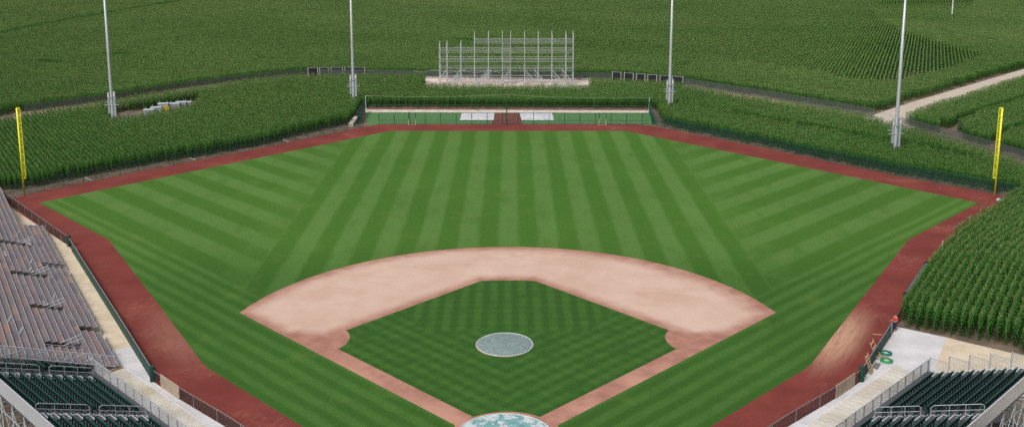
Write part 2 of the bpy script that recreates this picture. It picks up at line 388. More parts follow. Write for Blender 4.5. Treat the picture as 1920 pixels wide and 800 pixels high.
# ------------------------------------------------------------ setting: ground sheets
sheet('ground', [(-2500, -900), (2500, -900), (2500, 3500), (-2500, 3500)], 0, 'ground')
OR = [(8, -12.5), (22.9, 2), (28.4, 7.0), (31.5, 10.1), (38.2, 20.9), (56.0, 47.5), (75.0, 69.4)]      # fence line, right foul side
OFR = [(74.5, 69.8), (71.9, 72.0), (60.9, 83.0), (45.7, 101.5), (27.6, 121.6)]
OL = mir(OR[:-1])+[(-73.2, 68.6)]
OFL = [(-73.2, 68.6), (-69.3, 74.1), (-59.9, 85.0), (-44.7, 101.2), (-28.3, 120.6), (-25.8, 122.8)]
trk = OR+OFR[1:]+[(25.0, 123.0)]+OFL[::-1]+OL[::-1][1:]
sheet('warning_track', trk, .006, 'track')
IR = [(3, -11.6), (16.6, 2.0), (27.3, 12.7), (28.1, 13.7), (38.0, 29.6), (50.6, 49.6), (51.3, 50.6), (67.6, 67.2)]
def chaikin(P, it=2, amt=.08):
    return P
inn = IR+[(22.2, 116.6), (-22.8, 116.6)]+mir(IR)[::-1]
sheet('outfield_grass', inn, .011, 'turf')
arc = []
a0 = math.atan2(26.0-18.44, 27.95)
for i in range(61):
    t = a0+(math.pi-2*a0)*i/60; arc.append((28.96*math.cos(t), 18.44+28.96*math.sin(t)))
hc = [(4.3*math.cos(t), 4.3*math.sin(t)) for t in [math.radians(a) for a in range(200, 341, 8)]]
sheet('infield_dirt', arc+[(-4.2, 2.2)]+hc+[(4.2, 2.2)], .016, 'dirt')
def arcpts(cx, cy, r, a, b, n=14): return [(cx+r*math.cos(math.radians(a+(b-a)*i/n)), cy+r*math.sin(math.radians(a+(b-a)*i/n))) for i in range(n+1)]
ig = [(2.75, 3.55), (16.35, 17.15)]+arcpts(19.4, 19.2, 3.95, 213, 146)+[(3.1, 35.3)]+[(1.5, 35.5), (-1.5, 35.5)]+[(-3.1, 35.3)]
ig += mir(arcpts(19.4, 19.2, 3.95, 213, 146))[::-1]+[(-16.35, 17.15), (-2.75, 3.55)]+arcpts(0, 0, 4.47, 127.8, 52.2, 14)[1:-1]
sheet('infield_grass', ig, .021, 'infield')
# aprons
apL = [P2(212, 656), P2(251, 648), (-31.5, 10.1), (-28.4, 7.0), (-22.9, 2), (-8, -12.5), (-12, -17), (-27, -2), (-40, 11), (-44, 22)]
sheet('concrete_apron', [p for p in apL], .012, 'concrete')
gvL = [P2(10, 380), (-73.0, 67.6), (-54.9, 47.6), (-38.2, 20.9), P2(251, 648), P2(212, 656), (-44, 22), (-50, 20), (-80, 60)]
sheet('gravel_apron', gvL, .009, 'beige')
apR = [(38.4, 21.0), P2(1680, 612), P2(1775, 632), P2(1752, 690), (41, 3), (27, -2), (12, -17), (8, -12.5), (22.9, 2), (28.4, 7.0), (31.5, 10.1)]
sheet('concrete_apron', apR, .012, 'concrete')
sheet('gravel_apron', [P2(1775, 632), P2(1800, 638.5), P2(1916, 666), (57, 12), (62, -4), (50, -10), (41, 3), P2(1752, 690)], .009, 'beige')
# bullpens
sheet('bullpen_turf', [(-27.8, 121.2), (-25.6, 122.9), (27.2, 122.1), (29.2, 122.9), (29.6, 134.2), (-30.2, 134.8)], .004, 'penturf')
sheet('bullpen_dirt', [P2(921, 233.5), P2(927, 211.5), P2(974, 211.5), P2(980, 233.5)], .008, 'pendirt')
sheet('gravel_strip', [P2(686, 211), P2(1217, 212.5), P2(1217, 207), P2(685, 205.5)], .009, 'white_strip')
sheet('red_soil', [P2(684, 206), P2(1219, 208), (30, 142), (-31, 143)], .005, 'redsoil')
# road and lanes
sheet('gravel_road', [P2(1634, 217), P2(1690, 197.5), P2(1920, 129.5), P2(2200, 47), P2(2260, 58), P2(1975, 137), P2(1760, 206), (78, 119), (71.5, 117), (67, 124)], .006, 'road')
FL = [P2(47, 213), P2(208, 192), P2(347, 168.3), P2(480, 152), P2(576, 143), P2(692, 144.5), P2(800, 146.5), P2(955, 149), P2(1085, 150.5), P2(1147, 150.5), P2(1280, 161), P2(1440, 186), P2(1597, 213), P2(1640, 221)]
FR = [P2(1690, 237.5), P2(1800, 267), P2(1920, 302), P2(2040, 344)]
BK = [P2(*p, 2.0) for p in [(-60, 236), (0, 222), (47, 212), (110, 203), (170, 195), (217, 186), (292, 174), (380, 162), (480, 147.5), (560, 140.5), (580, 140.2), (692, 139), (797, 138.5)]]
BKR = [P2(*p, 1.9) for p in [(1102, 147), (1135, 146.8), (1210, 152.4), (1280, 159), (1335, 169), (1440, 186), (1600, 210), (1690, 236), (1800, 264), (1920, 305), (2040, 352)]]
PADF = 166.5
sheet('dirt_lane', BK+[(-21, 172)]+[(20, 166)]+BKR[:8]+[P2(1640, 216)]+[(p[0]*1.01, p[1]*1.012) for p in FL[::-1]], .004, 'lane')
sheet('concrete_pad', [(-21.1, 164), (20.0, 163), (20.4, 180.6), (-21.4, 183.4)], .011, 'pad')
sheet('red_soil', [(-22.5, 183.6), (21.5, 180.8), (21.5, 183.2), (-22.5, 185.6)], .008, 'redsoil')
# ------------------------------------------------------------ corn
def inpoly(px, py, poly):
    n = len(poly); r = np.zeros(len(px), bool); j = n-1
    for i in range(n):
        xi, yi = poly[i][0], poly[i][1]; xj, yj = poly[j][0], poly[j][1]
        c = ((yi > py) != (yj > py)) & (px < (xj-xi)*(py-yi)/((yj-yi) if yj != yi else 1e-9)+xi); r ^= c; j = i
    return r
def near_line(px, py, line, w):
    m = np.zeros(len(px), bool)
    for a, b in zip(line[:-1], line[1:]):
        dx, dy = b[0]-a[0], b[1]-a[1]; L2 = dx*dx+dy*dy
        t = np.clip(((px-a[0])*dx+(py-a[1])*dy)/L2, 0, 1)
        m |= np.hypot(px-a[0]-t*dx, py-a[1]-t*dy) < w
    return m
def corn_plant(mb, x, y, h, r, leaves, seg, tass, reach=1.0):
    lean = r.uniform(-.06, .06); lx, ly = math.cos(r.uniform(0, 6.3))*lean, math.sin(r.uniform(0, 6.3))*lean
    def ax(t): return Vector((x+lx*t*h, y+ly*t*h, t*h))
    w = .016
    for t0, t1 in ((0, .5), (.5, 1)):
        a, b = ax(t0), ax(t1); vs = []
        for p, ww in ((a, w*(1-t0*.5)), (b, w*(1-t1*.5))):
            for k in range(3): vs.append((p.x+ww*math.cos(2.1*k), p.y+ww*math.sin(2.1*k), p.z))
        mb.add(vs, [(0, 1, 4, 3), (1, 2, 5, 4), (2, 0, 3, 5)], 2)
    base = r.uniform(0, math.pi)
    for i in range(leaves):
        t = .12+.80*i/(leaves-1); o = ax(t)
        a = base+(i % 2)*math.pi+r.gauss(0, .45)
        L = (.60 if t < .7 else .50)*r.uniform(.8, 1.15); rise = r.uniform(.75, 1.15)+.55*t; wd = .048*r.uniform(.8, 1.2)*(1.0 if seg > 2 else 1.25)
        ca, sa = math.cos(a), math.sin(a); pts = []
        for k in range(seg+1):
            q = k/seg; rr = reach*L*(.92*q-.16*q*q); zz = L*(rise*q-1.25*q*q)
            ww = wd*(.55+1.2*q)*(1-q)**.6 if k < seg else .004
            pts.append((Vector((o.x+ca*rr, o.y+sa*rr, o.z+zz)), max(ww, .004)))
        vs = []
        for p, ww in pts: vs += [(p.x-sa*ww, p.y+ca*ww, p.z+.012), (p.x+sa*ww, p.y-ca*ww, p.z)]
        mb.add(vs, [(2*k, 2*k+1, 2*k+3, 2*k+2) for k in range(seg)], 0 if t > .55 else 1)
    o = ax(1)
    for k in range(tass):
        a = r.uniform(0, 6.3); sp_ = .16 if k else 0; tl = r.uniform(.22, .34)
        e = Vector((o.x+math.cos(a)*sp_, o.y+math.sin(a)*sp_, o.z+tl)); q = .013 if tass > 3 else .022
        wa = r.uniform(0, math.pi); wx, wy = math.cos(wa)*q, math.sin(wa)*q
        mb.add([(o.x-wx, o.y-wy, o.z-.02), (o.x+wx, o.y+wy, o.z-.02), (e.x+wx*.5, e.y+wy*.5, e.z), (e.x-wx*.5, e.y-wy*.5, e.z)], [(0, 1, 2, 3)], 3)
def chunk(name, length, nplants, leaves, seg, tass, reach, seed):
    r = random.Random(seed); mb = MB()
    for i in range(nplants):
        x = -length/2+length*(i+.5)/nplants+r.uniform(-.05, .05)
        corn_plant(mb, x, r.gauss(0, .035), r.uniform(1.95, 2.25), r, leaves, seg, tass, reach)
    me = bpy.data.meshes.new(name); me.from_pydata(mb.v, [], mb.f)
    for m in ('leaf', 'leaf_shaded', 'stalk', 'tassel'): me.materials.append(M[m])
    for p, i in zip(me.polygons, mb.mi): p.material_index = i
    me.update(); return bpy.data.objects.new(name, me)
def proto_coll(name, n, *a):
    c = bpy.data.collections.new(name)
    for i in range(n): c.objects.link(chunk('corn_row_piece', *a, 100+i))
    return c
NEARL, MIDL, FARL = 1.5, 1.5, 3.0
protoN = proto_coll('corn_near', 7, NEARL, 8, 12, 4, 6, .9)
protoM = proto_coll('corn_mid', 7, MIDL, 8, 9, 3, 4, 1.0)
protoF = proto_coll('corn_far', 6, FARL, 15, 6, 2, 3, 1.0)
protoR = proto_coll('corn_row', 6, FARL, 15, 6, 2, 3, .74)
def scatter_group(coll):
    ng = bpy.data.node_groups.new('plant_rows', 'GeometryNodeTree')
    ng.interface.new_socket('Geometry', in_out='INPUT', socket_type='NodeSocketGeometry')
    ng.interface.new_socket('Geometry', in_out='OUTPUT', socket_type='NodeSocketGeometry')
    nn = ng.nodes; L = ng.links
    gi = nn.new('NodeGroupInput'); go = nn.new('NodeGroupOutput'); ip = nn.new('GeometryNodeInstanceOnPoints'); ci = nn.new('GeometryNodeCollectionInfo')
    ci.inputs['Collection'].default_value = coll; ci.inputs['Separate Children'].default_value = True; ci.inputs['Reset Children'].default_value = True
    def attr(n, t):
        a = nn.new('GeometryNodeInputNamedAttribute'); a.data_type = t; a.inputs['Name'].default_value = n
        return [o for o in a.outputs if o.enabled][0] if t != 'FLOAT_VECTOR' else a.outputs[0]
    L.new(gi.outputs[0], ip.inputs['Points']); L.new(ci.outputs[0], ip.inputs['Instance']); ip.inputs['Pick Instance'].default_value = True
    L.new(attr('idx', 'INT'), ip.inputs['Instance Index'])
    L.new(attr('rot', 'FLOAT_VECTOR'), ip.inputs['Rotation']); L.new(attr('scl', 'FLOAT_VECTOR'), ip.inputs['Scale'])
    L.new(ip.outputs[0], go.inputs[0]); return ng
GNN, GNM, GNF, GNR = scatter_group(protoN), scatter_group(protoM), scatter_group(protoF), scatter_group(protoR)
def field(name, pts, ang, label, gn, nvar, cat='corn field'):
    n = len(pts); me = bpy.data.meshes.new(name)
    P = np.zeros((n, 3)); P[:, :2] = pts; P[:, :2] += rng.normal(0, .03, (n, 2))
    me.vertices.add(n); me.vertices.foreach_set('co', P.ravel())
    # gentle long-wave height variation across the crop
    hv = np.array([mnoise.noise(Vector((p[0]*.03, p[1]*.03, 0))) for p in P])
    rot = np.zeros((n, 3)); rot[:, 2] = ang+np.pi*rng.integers(0, 2, n)+rng.normal(0, .02, n)
    sc = np.ones((n, 3)); sc[:, 2] = (1.14 if gn is GNN else 1.0)+hv*.10+rng.normal(0, .035, n)
    a = me.attributes.new('rot', 'FLOAT_VECTOR', 'POINT'); a.data.foreach_set('vector', rot.ravel())
    a = me.attributes.new('scl', 'FLOAT_VECTOR', 'POINT'); a.data.foreach_set('vector', sc.ravel())
    a = me.attributes.new('idx', 'INT', 'POINT'); a.data.foreach_set('value', rng.integers(0, nvar, n).astype(np.int32))
    me.update(); o = bpy.data.objects.new(name, me); C.objects.link(o)
    md = o.modifiers.new('rows', 'NODES'); md.node_group = gn
    print('corn', name, n)
    return tag(o, label, cat, kind='stuff')
def straight(poly, az, L, holes=(), gaps=(), row=.762, bb=None):
    """chunk centres of straight rows heading az radians east of north, inside poly"""
    d = np.array([math.sin(az), math.cos(az)]); n = np.array([d[1], -d[0]])
    Q = np.array([p[:2] for p in poly]); a, b = Q@d, Q@n
    T, K = np.meshgrid(np.arange(a.min(), a.max(), L), np.arange(b.min(), b.max(), row))
    T = T+rng.uniform(0, L, (K.shape[0], 1))
    X = (T*d[0]+K*n[0]).ravel(); Y = (T*d[1]+K*n[1]).ravel()
    k = inpoly(X, Y, poly)
    k &= (np.abs(X-CX)-14 < (Y+CD)*.545)               # only what could ever be seen, with a margin to each side
    for h in holes: k &= ~inpoly(X, Y, h)
    for l, w in gaps: k &= ~near_line(X, Y, l, w)
    X, Y = X[k], Y[k]
    return np.stack([X, Y], 1), np.full(len(X), math.atan2(d[1], d[0]))
# outfield block (left, behind the bullpens, right)
cornL = [P2(-80, 362), P2(0, 359), P2(82, 346), P2(230, 317.5), P2(358, 296), P2(480, 275.5), P2(580, 248.5), P2(635, 237), P2(657, 231), (-31.6, 127), (-31.8, 140.5)]
cornR = [(31.0, 139.0), (30.6, 127), (30.3, 121.2), (46.6, 102.3), (61.6, 83.8), (72.6, 73.0), (75.5, 71.2), (77, 71.6), (95, 78)]
clear = [P2(214, 212), P2(270, 206), P2(305, 199.5), P2(356, 191), P2(380, 190), P2(356, 196, 2.1), P2(286, 209, 2.1), P2(239, 217, 2.1), P2(205, 222, 2.1)]
padhole = [(-22, 160.3), (19.5, 157.3), (22, 190), (-22, 192)]
A = cornL+[(-10, 141), (-10, 172)]+[(-21, 172)]+BK[::-1]
A = cornL+[(-10.0, 140.2), (-10.0, 158.9), (-20.6, 160.3), (-20.9, 176)]+BK[::-1]
pt, an = straight(A, math.radians(-33), MIDL, holes=[clear])
field('corn_field', pt, an, 'dense green corn filling the left outfield behind the thin green fence', GNM, 7)
B = [(-10.0, 140.2), (31.0, 139.0), (30.6, 127), (40, 127), (40, 161.4), (19.2, 167.5), (19.0, 157.3), (-10.0, 158.9)]
pt, an = straight(B, math.radians(80), MIDL)
field('corn_field', pt, an, 'strip of corn between the bullpens and the bare steel frame', GNM, 7)
Cc = [(40, 127), (30.6, 127)]+cornR[2:]+[BKR[-1]]+BKR[::-1][1:8]+[BKR[3]]+[(40, 161.4)]
gapC = [P2(*p, 2.1) for p in [(1380, 207), (1440, 220), (1560, 239.5), (1632, 255), (1720, 268), (1830, 292)]]
gapC2 = [P2(*p, 2.1) for p in [(1690, 258), (1760, 262), (1850, 288), (1960, 320)]]
pt, an = straight(Cc, math.radians(62), MIDL, gaps=[(gapC, 1.15)])
field('corn_field', pt, an, 'corn beyond the right outfield fence, around the tall grey light pole', GNM, 7)
# contoured block by the right foul line: offset copies of one bending row
base = [(33.0, 11.0), (36.4, 17.2), (39.6, 22.6), (43.1, 28.2), (46.4, 33.4), (49.8, 38.6), (53.4, 43.6), (57.4, 48.3), (61.6, 52.8), (66.2, 57.4), (70.9, 62.0), (75.6, 66.6), (80.2, 71.0), (90, 80.4)]
bs = np.array(base); d = np.gradient(bs, axis=0); d /= np.linalg.norm(d, axis=1)[:, None]; nr = np.stack([d[:, 1], -d[:, 0]], 1)
polyF = [(38.6, 22.2), (39.6, 22.9), P2(1742, 621), P2(1808, 634), P2(1916, 660), P2(2080, 704), (90, 30), (100, 76), (77.3, 72.2), (74.7, 69.2), (55.8, 47.7), (46.9, 34.6)]
pf, af = [], []
for k in range(-6, 60):
    q = [tuple(x) for x in (bs+nr*(k*.80))]
    for p, dd in walk(q, NEARL, random.uniform(0, .5)): pf.append(p[:2]); af.append(math.atan2(dd[1], dd[0]))
pf, af = np.array(pf), np.array(af); k = inpoly(pf[:, 0], pf[:, 1], polyF); pf, af = pf[k], af[k]
field('corn_field', pf, af, 'tall corn in curving rows beside the concrete apron near the person', GNN, 7)
# far fields
out = 1.6
def push(L, dist):
    r = []
    for p in L:
        v = Vector((p[0]-0, p[1]-75, 0)).normalized()*dist; r.append((p[0]+v.x, p[1]+v.y))
    return r
FLo, FRo = push(FL, 2.2), push(FR, 2.0)
roadU = [P2(1638, 213), P2(1690, 194.5), P2(1920, 125.5), P2(2200, 44)]
roadLo = [P2(*p, 2.1) for p in [(1700, 211), (1727, 200), (1920, 139.5), (2200, 60)]]
D0 = [(-330, 110), (-108, 121)]+FLo[:-1]+roadU+[(330, 470), (-330, 470)]
gapF = [P2(*p, 2.1) for p in [(-60, 73), (0, 61.5), (60, 49), (125, 37), (192, 25), (337, 1)]]
patch = [P2(*p, 2.1) for p in [(950, -25), (985, 30), (1020, 62), (1080, 90), (1240, 94), (1345, 104), (1440, 118), (1500, 128), (1560, 138), (1600, 149), (1690, 149), (1770, 131), (1848, 100), (1780, 84), (1735, 70), (1690, 56), (1645, 30), (1640, 14), (1662, -25)]]
swirl = [P2(*p, 2.1) for p in [(1640, 14), (1645, 32), (1700, 40), (1780, 38), (1815, 24), (1830, 8), (1830, -8), (1655, -8)]]
gapS = [(patch[3:12], .5)]
pt, an = straight(D0, math.radians(82), FARL, holes=[patch, swirl], gaps=[(gapF, 2.2), ([P2(*p, 2.1) for p in [(78, 114), (112, 116)]], 2.0), ([P2(*p, 2.1) for p in [(210, 101), (234, 102)]], 1.6), ([P2(*p, 2.1) for p in [(852, 73), (880, 76)]], 1.6), ([P2(*p, 2.1) for p in [(1283, 122), (1292, 117)]], 1.2), ([P2(*p, 2.1) for p in [(1760, 55), (1810, 66), (1860, 74)]], 1.0)])
w = pt[:, 0] < 260
field('corn_field', pt, an, 'vast corn field stretching to the top of the photo beyond the perimeter fence', GNF, 6)
pt, an = straight(patch, math.atan(.407), FARL, row=.92)
field('corn_field', pt, an, 'block of far corn with distinct parallel rows, right of the steel frame', GNR, 6)
# swirl rows: one S-bend shifted sideways row by row
ps, as_ = [], []
for k in range(-160, 230):
    x0 = 150+k*1.15; q = []
    for i in range(56):
        yy = 300+i*3.2; tt = (yy-338)/36.0
        q.append((x0+5*tt*tt+1.5*tt, yy))
    for p, dd in walk(q, FARL, random.uniform(0, 2)): ps.append(p[:2]); as_.append(math.atan2(dd[1], dd[0]))
ps, as_ = np.array(ps), np.array(as_); k = inpoly(ps[:, 0], ps[:, 1], swirl); field('corn_field', ps[k], as_[k], 'small far patch of corn with bow-shaped rows, left of the distant white post', GNR, 6)
E_ = [FRo[0]]+FRo[1:]+[(260, 120), roadLo[-1]]+roadLo[::-1][1:]
gE = [([P2(*p, 2.1) for p in [(1777, 226), (1800, 218), (1840, 203), (1920, 180), (2000, 160)]], .9), ([P2(*p, 2.1) for p in [(1776, 224), (1790, 236)]], 1.8), ([P2(*p, 2.1) for p in [(1850, 262), (1885, 240), (1960, 215)]], .7)]
pt, an = straight(E_, math.radians(47), MIDL, gaps=gE)
field('corn_field', pt, an, 'corn field on the right, between the gravel road and the dark perimeter fence', GNM, 7)
# ------------------------------------------------------------ fences
def fence(name, line, h, label, net, postm, step, rails=(1.0,), pr=.035, cat='fence', inset=.03, group=None):
    o = thing(name, (line[0][0], line[0][1], 0), label, cat, group)
    MB().strip([(p[0], p[1], 0) for p in line], .04, h-.02).build('netting', net, o)
    r = MB()
    for fr in rails:
        r.tube([(p[0], p[1], h*fr) for p in line], pr*.85, 6)
    r.build('rail', postm, o)
    for p, dd in walk(line, step):
        MB().tube([(p[0], p[1], 0), (p[0], p[1], h+.04)], pr, 6).build('post', postm, o)
    return o
fence('outfield_fence', OFL[:-1], 1.9, 'thin dark green mesh fence along the left outfield in front of the corn', 'net', 'green_post', 3.05, (1.0, .5))
fence('outfield_fence', [(27.9, 121.8)]+OFR[::-1][1:]+[(76.6, 71.6), (78.2, 73.4)], 2.0, 'dark green mesh fence hugging the corn along the right outfield', 'net', 'green_post', 3.05, (1.0, .5))
fence('bullpen_fence', [(-25.8, 122.8), (27.4, 122.4)], 2.35, 'tall green wire fence in front of both bullpens in straight centre field', mat_mesh('sparse_wire', (.012, .07, .05), .2, .07), 'green_post', 3.05, (1.0, .36), .055)
fence('bullpen_back_fence', [(-30.3, 138.6), (30.0, 137.0)], 1.0, 'low green wire fence behind the bullpens against the corn', mat_mesh('sparse_wire_back', (.012, .07, .05), .15, .12), 'green_post', 3.6, (1.0,), .03)
fence('bullpen_side_fence', [P2(670, 233.5), P2(684, 211.5)], 2.4, 'teal windscreen fence closing the left end of the bullpens', 'screen', 'green_post', 3.0, (1.0,), .06)
fence('bullpen_side_fence', [P2(1217, 212), P2(1224, 234)], 2.4, 'teal windscreen fence closing the right end of the bullpens', 'screen', 'green_post', 3.0, (1.0,), .06)
fence('perimeter_fence', FL, 1.85, 'long grey chain link fence curving between the outfield corn and the far fields', 'netg', 'steel_k', 3.7, (1.0,), .03)
fence('perimeter_fence', FR, 1.85, 'dark grey chain link fence on the far right, along the corn beside the gravel road', 'netg', 'steel_k', 3.7, (1.0,), .03)
g = thing('road_gate', (*P2(1654, 224), 0), 'open wire gate across the gravel road behind the tall right light pole', 'gate')
a, b = P2(1652, 224), P2(1688, 237)
for t in (0, .42, 1): q = lerp(a, b, t); MB().tube([(*q, 0), (*q, 1.9)], .04, 6).build('post', 'steel', g)
MB().strip([a, b], .1, 1.75).build('netting', mat_mesh('gate_wire', (.3, .32, .32), .2, .08), g)
# bullpen furniture
for u, lab in ((767.5, 'green bullpen gate with beige padded posts, left of centre'), (1122.5, 'green bullpen gate with beige padded posts, right of centre')):
    p = G(u, 232.3); g = thing('bullpen_gate', (p.x, 122.2, 0), lab, 'gate')
    for s in (0, 1.35):
        MB().tube([(p.x+s, 122.2, 0), (p.x+s, 122.2, 2.4)], .06, 8).build('gate_post', 'green_post', g)
        MB().tube([(p.x+s, 122.1, 0), (p.x+s, 122.1, 1.15)], .09, 8).build('post_pad', 'beigepad', g)
    MB().bar((p.x, 122.2, 2.36), (p.x+1.35, 122.2, 2.36), .07).build('top_bar', 'green_post', g)
    MB().bar((p.x, 122.15, .06), (p.x+1.35, 122.15, .06), .05).build('sill', 'beigepad', g)
p = G(950, 231.8)
o = MB().tube([(p.x, 122.0, 0), (p.x, 122.0, 5.3)], [.11, .08], 10).build('net_pole', 'green_post', loc=None); tag(o, 'tall dark green pole standing in the middle of the bullpen fence', 'pole')
o = MB().tube([(*P2(686, 206), 0), (*P2(686, 206), 3.1)], .09, 8).build('net_pole', 'steel'); tag(o, 'white steel post at the back left corner of the bullpens', 'pole')
o = MB().tube([(*P2(1217, 210), 0), (*P2(1217, 210), 3.1)], .09, 8).build('net_pole', 'steel'); tag(o, 'white steel post at the back right corner of the bullpens', 'pole')
a, b = (*P2(686, 206), 3.05), (p.x, 138.0, 3.3)
c_ = (*P2(1217, 210), 3.05)
def sag(a, b, s, n=10): return [tuple(x+(y-x)*t/n-(s*4*(t/n)*(1-t/n) if k == 2 else 0) for k, (x, y) in enumerate(zip(a, b))) for t in range(n+1)]
o = MB().tube(sag(a, b, .35)+sag(b, c_, .35)[1:], .014, 5).build('net_cable', 'steel_d'); tag(o, 'thin pale cable sagging above the corn behind the bullpens', 'cable')
mb = MB(); q1, q2 = P2(658, 237), P2(669, 223)
dv = Vector((q2[0]-q1[0], q2[1]-q1[1], 0)).normalized(); nv = Vector((-dv.y, dv.x, 0))
mb.box((*lerp(q1, q2, .5), .3), ((Vector(q2)-Vector(q1)).length, .9, .6), ax=(dv, nv, Vector((0, 0, 1))))
o = mb.build('concrete_wall', 'white_strip'); tag(o, 'low cream concrete wall at the left corner of the bullpens', 'wall')
def tarp(quad, label, seed):
    r = random.Random(seed); nx, ny = 22, 12; vs = []
    for j in range(ny+1):
        for i in range(nx+1):
            a = lerp(quad[0], quad[1], i/nx); b = lerp(quad[3], quad[2], i/nx); p = lerp(a, b, j/ny)
            e = .18*mnoise.noise(Vector((i*.7, j*.7, seed)));
            mnd = .26*math.exp(-(((i/nx-.5)/.28)**2+((j/ny-.5)/.35)**2))
            vs.append((p[0]+e, p[1]+e*1.5, .05+mnd+.05*mnoise.noise(Vector((i*.4, j*.5, seed+3)))+.03))
    mb = MB().add(vs, [(j*(nx+1)+i, j*(nx+1)+i+1, (j+1)*(nx+1)+i+1, (j+1)*(nx+1)+i) for j in range(ny) for i in range(nx)])
    o = mb.build('white_tarp', 'tarp', smooth=True); tag(o, label, 'tarp')
tarp([P2(862, 226.5), P2(925, 226.5), P2(927, 211), P2(866, 211.8)], 'white tarp over the bullpen mound left of the red clay', 1)
tarp([P2(978, 226.5), P2(1039, 226), P2(1035, 211.5), P2(974, 210.8)], 'white tarp over the bullpen mound right of the red clay', 2)
# black windscreen panels behind the corn
def panels(us, vt, vb, side):
    for i, (u0, u1) in enumerate(us):
        a, b = P2(u0, vb(u0)), P2(u1, vb(u1)); hh = 2.25
        o = thing('screen_panel', (*a, 0), 'x', 'screen panel', 'black screen panels along the %s stretch of the perimeter fence' % side)
        MB().strip([a, b], .1, hh).build('black_cloth', 'black', o)
        for q in (a, b): MB().tube([(*q, 0), (*q, hh+.08)], .055, 6).build('frame_post', 'white', o)
        MB().bar((*a, hh), (*b, hh), .06).build('top_rail', 'steel', o)
        o['label'] = PL[side][i]
PL = {'left': ['leftmost black screen panel with a pale top edge, left of the second light pole', 'second black screen panel from the left end, with a white post on its right', 'third black screen panel from the left, well clear of the light pole', 'black screen panel directly behind the second light pole', 'black screen panel just right of the second light pole'],
      'right': ['leftmost black screen panel right of the steel frame', 'second black screen panel right of the steel frame', 'third black screen panel right of the steel frame', 'fourth black screen panel, between the third panel and the light pole', 'black screen panel directly left of the third light pole', 'black screen panel just right of the third light pole']}
panels([(578, 596), (600, 616), (621, 643), (647, 662), (664, 684)], None, lambda u: 143.8-1.0*min(1, max(0, (u-590)/20)), 'left')
panels([(1148, 1164), (1170.5, 1187), (1193.5, 1209), (1214.5, 1231), (1237.5, 1257), (1260, 1280)], None, lambda u: 150.5+(u-1147)*.076+1.0, 'right')
# ------------------------------------------------------------ poles
def foul_pole(x, y, s, label):
    o = thing('foul_pole', (x, y, 0), label, 'foul pole')
    MB().tube([(x, y, 0), (x, y, 13.1)], [.13, .12], 12).build('pole', 'yellow', o, True)
    f = MB(); d = Vector((-s*RT, RT*.2, 0)).normalized(); w = .46
    for zz in [2.6+i*1.17 for i in range(10)]: f.bar(Vector((x, y, zz)), Vector((x, y, zz))+d*w, .07)
    f.tube([Vector((x, y, 2.6)), Vector((x, y, 2.62))+d*w*.7, Vector((x, y, 2.95))+d*w, Vector((x, y, 12.8))+d*w, Vector((x, y, 13.05))+d*w*.7, Vector((x, y, 13.05))], .04, 6)
    f.build('wing_frame', 'yellow', o)
    MB().add([Vector((x, y, 2.65)), Vector((x, y, 2.65))+d*w, Vector((x, y, 13.0))+d*w, Vector((x, y, 13.0))], [(0, 1, 2, 3)]).build('wing_net', mat_mesh('yellow_wire', (.62, .6, .06), .07, .2), o)
p = G(46, 363.5); foul_pole(p.x+.35, p.y-.75, -1, 'bright yellow foul pole at the left field corner')
p = G(1865, 363.5); foul_pole(p.x-.35, p.y-.75, 1, 'bright yellow foul pole at the right field corner')
def light_pole():
    o = thing('light_pole', (0, 0, 0), 'x', 'light pole', 'tall floodlight poles around the outfield')
    MB().tube([(0, 0, -.2), (0, 0, 3), (0, 0, 14), (0, 0, 31)], [.34, .33, .27, .16], 14).build('shaft', 'steel', o, True)
    for s, z0, z1, w in ((-1, 2.9, 7.0, .34), (1, 2.3, 7.2, .38)):
        e = MB().box((s*.56, -.05, (z0+z1)/2), (w, .34, z1-z0)).build('equipment_box', 'cab', o)
        MB().box((s*.56, -.235, z1-.6), (w*.7, .02, .7)).build('label_plate', 'white', e)
    for z, y, l in ((4.55, -.3, 1.35), (5.0, .3, 1.25)):
        MB().bar((-l, y, z), (l, y+.1, z+.05), .09).build('step_bar', 'steel', o)
    MB().box((0, -.36, 5.9), (.46, .12, .16)).build('clamp', 'steel_d', o)
    for z in (28.2, 29.4, 30.6):
        a = MB().bar((-2.6, -.25, z), (2.6, -.25, z), .14).build('cross_arm', 'steel', o)
        lm = MB()
        for i in range(6): lm.tube([(-2.3+i*.92, -.3, z-.1), (-2.3+i*.92, -.75, z-.35)], [.14, .28], 10)
        lm.build('lamp_row', 'alu', a)
    return o
lp = light_pole()
for i, ((u, v), lab) in enumerate([((212, 219), 'tall light pole at far left, beside the clearing with grey cabinets'), ((663, 182), 'tall light pole left of the bullpens, in front of the black screens'), ((1255, 193), 'tall light pole just right of the bullpens'), ((1678, 276), 'tall light pole nearest the gravel road on the right')]):
    p = G(u, v, 2.2)
    if i == 0: lp.location = (p.x, p.y, 0); lp['label'] = lab; lp['o'] = (0, 0, 0)
    else: dup(lp, (p.x, p.y, 0), lab)
p = G(1785, 28, 2.0); o = MB().tube([(p.x, p.y, 0), (p.x, p.y, 11)], [.28, .22], 8).build('utility_pole', 'white'); tag(o, 'distant pale post rising from the corn at the top right', 'utility pole')
